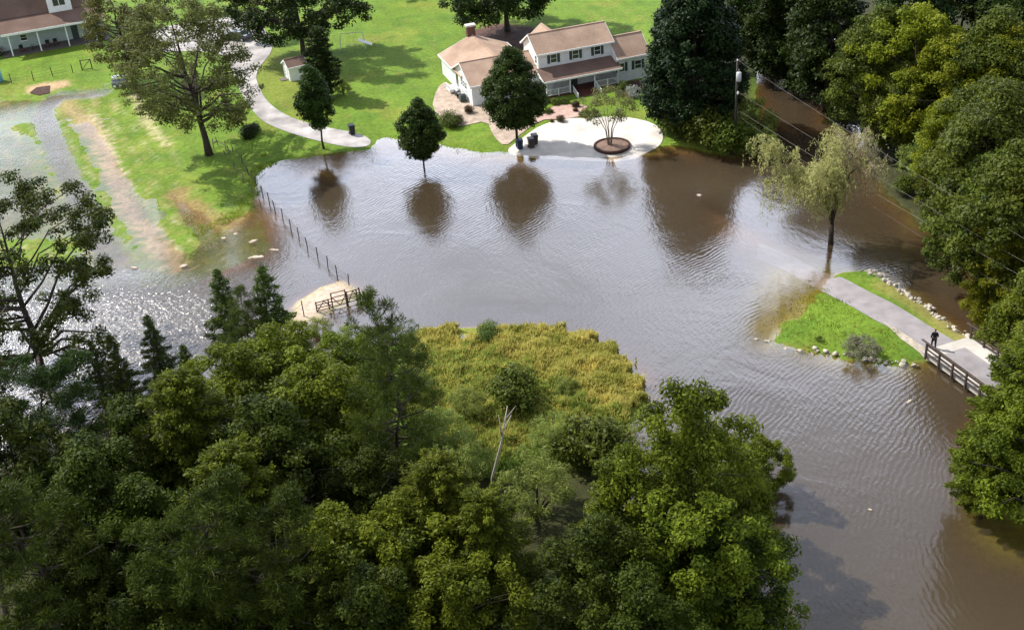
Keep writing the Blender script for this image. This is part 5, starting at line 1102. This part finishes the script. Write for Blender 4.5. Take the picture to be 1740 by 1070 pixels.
rocks([(1332,589),(1380,594),(1440,604),(1500,614),(1562,617)], 52, .14, (.12, .28), 'white stone in the row edging the near side of the grassy peninsula', 'stones along the near peninsula edge')
rocks([(1478,459),(1500,470),(1530,490),(1560,512),(1600,542),(1648,576)], 110, .28, (.13, .3), 'pale riprap stone on the far bank of the path above the brown creek', 'riprap stones along the creek side of the path')
rocks([(1435,212),(1465,214)], 12, .3, (.2, .35), 'grey stone at the foot of the round creek bush', 'stones under the round creek bush')
# bushes on the peninsula
put(shrub('shrub', 'lf_shrubg', 1.75, 1.75, 60, 520, .065, .4, (.13, .26), flat=.9), G(1462, 602), 'grey-green flowering bush on the grassy peninsula', 'shrub')
put(shrub('shrub', 'lf_shrub', .5, .7, 8, 700, .05), G(1391, 581), 'tiny dark sprig left of the bush on the peninsula', 'shrub')
# fallen log & floating debris
for x, y, r_, lb in [(430,410,.3,'pale debris raft floating left of the corral fence'), (466,425,.27,'round pale debris patch nearest the corral fence'), (436,437,.42,'elongated pale debris raft above the cedars'), (1188,332,.2,'single leaf-like float on the brown water'), (1545,682,.16,'white float near the bottom of the bridge ripples'), (1478,866,.1,'pale speck of debris in open water right'), (380,405,.22,'pale debris at the muddy field edge'), (400,398,.2,'small pale debris beside the muddy field edge'), (228,455,.25,'pale debris at the end of the flooded track'), (312,452,.3,'pale debris heap at the end of the sandy row')]:
    p = P(x, y); n = 14; a0 = rng.uniform(0, 6.28); vs = []
    for k in range(n): a = 6.28*k/n; q = r_*(1+.35*math.sin(2*a+a0)+.2*math.sin(5*a+a0*2)); vs.append((q*1.6*math.cos(a), q*.8*math.sin(a)))
    mb = MB(); mb.add([(x_, y_, -.03) for x_, y_ in vs]+[(x_*.85, y_*.85, .05) for x_, y_ in vs], [tuple(range(n-1, -1, -1)), tuple(range(n, 2*n))]+[(k, (k+1) % n, (k+1) % n+n, k+n) for k in range(n)])
    o = mb.build('debris', M['foam']); o.location = (p[0], p[1], .02+max(H(p[0], p[1]), 0)); o.rotation_euler[2] = rng.uniform(-.3, .5); tag(o, lb, 'debris', 'floating debris', 'thing')
# straw flecks washed up in the field
def flecks(name, lines, n, spread, label):
    mb = MB()
    for k in range(n):
        l = lines[rng.integers(0, len(lines))]; i = rng.integers(0, len(l)-1); a = Vector(P(*l[i])); b = Vector(P(*l[i+1])); p = a.lerp(b, rng.random()); p.x += rng.normal()*spread; p.y += rng.normal()*spread
        z = max(H(p.x, p.y), 0)+.025; s = rng.uniform(.03, .11); th = rng.uniform(0, 3.14); c, q = math.cos(th)*s, math.sin(th)*s; w_ = rng.uniform(.3, .6)
        mb.add([(p.x-c, p.y-q, z), (p.x+q*w_, p.y-c*w_, z+.02), (p.x+c, p.y+q, z), (p.x-q*w_, p.y+c*w_, z+.03), (p.x, p.y, z+.05)], [(0,1,4),(1,2,4),(2,3,4),(3,0,4),(3,2,1,0)])
    o = mb.build(name, plain(name+'_tone', (.44, .38, .24), .9, 3, .2)); tag(o, label, kind='stuff')
flecks('straw_litter', [[(95,265),(130,345),(170,400),(195,455)],[(150,330),(200,400),(232,455)],[(205,300),(260,400),(312,452)],[(228,165),(285,255)],[(290,320),(330,372),(350,420)],[(250,430),(320,440),(400,390)],[(60,200),(100,280),(150,360)],[(170,250),(230,330),(270,420)]], 1300, .5, 'pale straw and leaf litter washed into rows over the field')

# ---------------------------------------------------------------- person walking on the path
def person():
    g = G(1585, 596); t = thing('person', 'person in black walking on the grey path towards the bridge', 'person', (g.x, g.y, max(g.z, .5)+.05), R_(165))
    # joints of the walking body (faces -y): name -> (co, radius)
    J = [('pelvis',(0,0,.95),.125),('waist',(0,.0,1.1),.12),('chest',(0,-.02,1.32),.155),('neck0',(0,-.01,1.46),.075),('neck',(0,-.02,1.52),.055),('head0',(0,-.03,1.6),.085),('head1',(0,-.03,1.69),.10),('head2',(0,-.02,1.76),.07),
         ('hipL',(.1,0,.9),.10),('kneeL',(.12,-.18,.5),.062),('ankL',(.12,-.2,.1),.042),('toeL',(.13,-.4,.05),.035),
         ('hipR',(-.1,0,.9),.10),('kneeR',(-.12,.02,.5),.062),('ankR',(-.12,.3,.14),.042),('toeR',(-.13,.17,.035),.035),
         ('shL',(.19,-.01,1.41),.07),('elL',(.26,.08,1.14),.045),('wrL',(.24,-.1,.95),.03),('paL',(.235,-.16,.9),.032),
         ('shR',(-.19,-.01,1.41),.07),('elR',(-.26,-.02,1.13),.045),('wrR',(-.2,-.2,1.0),.03),('paR',(-.17,-.25,.97),.032)]
    Eg = ['pelvis-waist','waist-chest','chest-neck0','neck0-neck','neck-head0','head0-head1','head1-head2','pelvis-hipL','hipL-kneeL','kneeL-ankL','ankL-toeL','pelvis-hipR','hipR-kneeR','kneeR-ankR','ankR-toeR','chest-shL','shL-elL','elL-wrL','wrL-paL','chest-shR','shR-elR','elR-wrR','wrR-paR']
    for sd_, base in (('L', (.235,-.16,.9)), ('R', (-.17,-.25,.97))):
        for f in range(5):
            dx = (-.028+.014*f) if f < 4 else .035; ln = (.06, .075, .08, .07, .045)[f]; b = Vector(base)
            q1 = b+Vector((dx, -.035, -.03)) if f < 4 else b+Vector((.03 if sd_ == 'R' else -.03, -.025, .0)); q2 = q1+Vector((0, -.02, -ln*.55))
            J += [(f'f{sd_}{f}a', tuple(q1), .009), (f'f{sd_}{f}b', tuple(q2), .008)]; Eg += [f'pa{sd_}-f{sd_}{f}a', f'f{sd_}{f}a-f{sd_}{f}b']
    def skin(name, J, Eg, mat, parent, grow=0, lv=1):
        ix = {n: i for i, (n, c, r) in enumerate(J)}; me = bpy.data.meshes.new(name); me.from_pydata([c for n, c, r in J], [tuple(ix[a] for a in e.split('-')) for e in Eg], [])
        me.materials.append(M[mat]); o = link(bpy.data.objects.new(name, me)); o.parent = parent
        md = o.modifiers.new('skin', 'SKIN'); md.use_smooth_shade = True
        for i, (n, c, r) in enumerate(J): me.skin_vertices[0].data[i].radius = (r+grow, r+grow)
        me.skin_vertices[0].data[0].use_root = True
        s = o.modifiers.new('sub', 'SUBSURF'); s.levels = s.render_levels = lv; return o
    skin('body', J, Eg, 'skin', t, 0, 2)
    sel = lambda ns: [j for j in J if j[0] in ns]; es = lambda ns: [e for e in Eg if all(x in ns for x in e.split('-'))]
    n1 = ['chest','pelvis','waist','neck0','shL','elL','wrL','shR','elR','wrR']; skin('jacket', [('chest',(0,-.02,1.32),.165)]+[j for j in sel(n1) if j[0] != 'chest'], es(n1), 'cloth_black', t, .02, 2)
    n2 = ['pelvis','hipL','kneeL','ankL','hipR','kneeR','ankR']; skin('trousers', sel(n2), es(n2), 'cloth_black', t, .018, 2)
    n3 = ['head1','head2']; skin('hair', [('head1',(0,.0,1.71),.095),('head2',(0,.01,1.77),.06)], ['head1-head2'], 'cloth_black', t, .012, 2)
    skin('shoe', sel(['ankL','toeL']), ['ankL-toeL'], 'black', t, .012, 1); skin('shoe', sel(['ankR','toeR']), ['ankR-toeR'], 'black', t, .012, 1)
person()
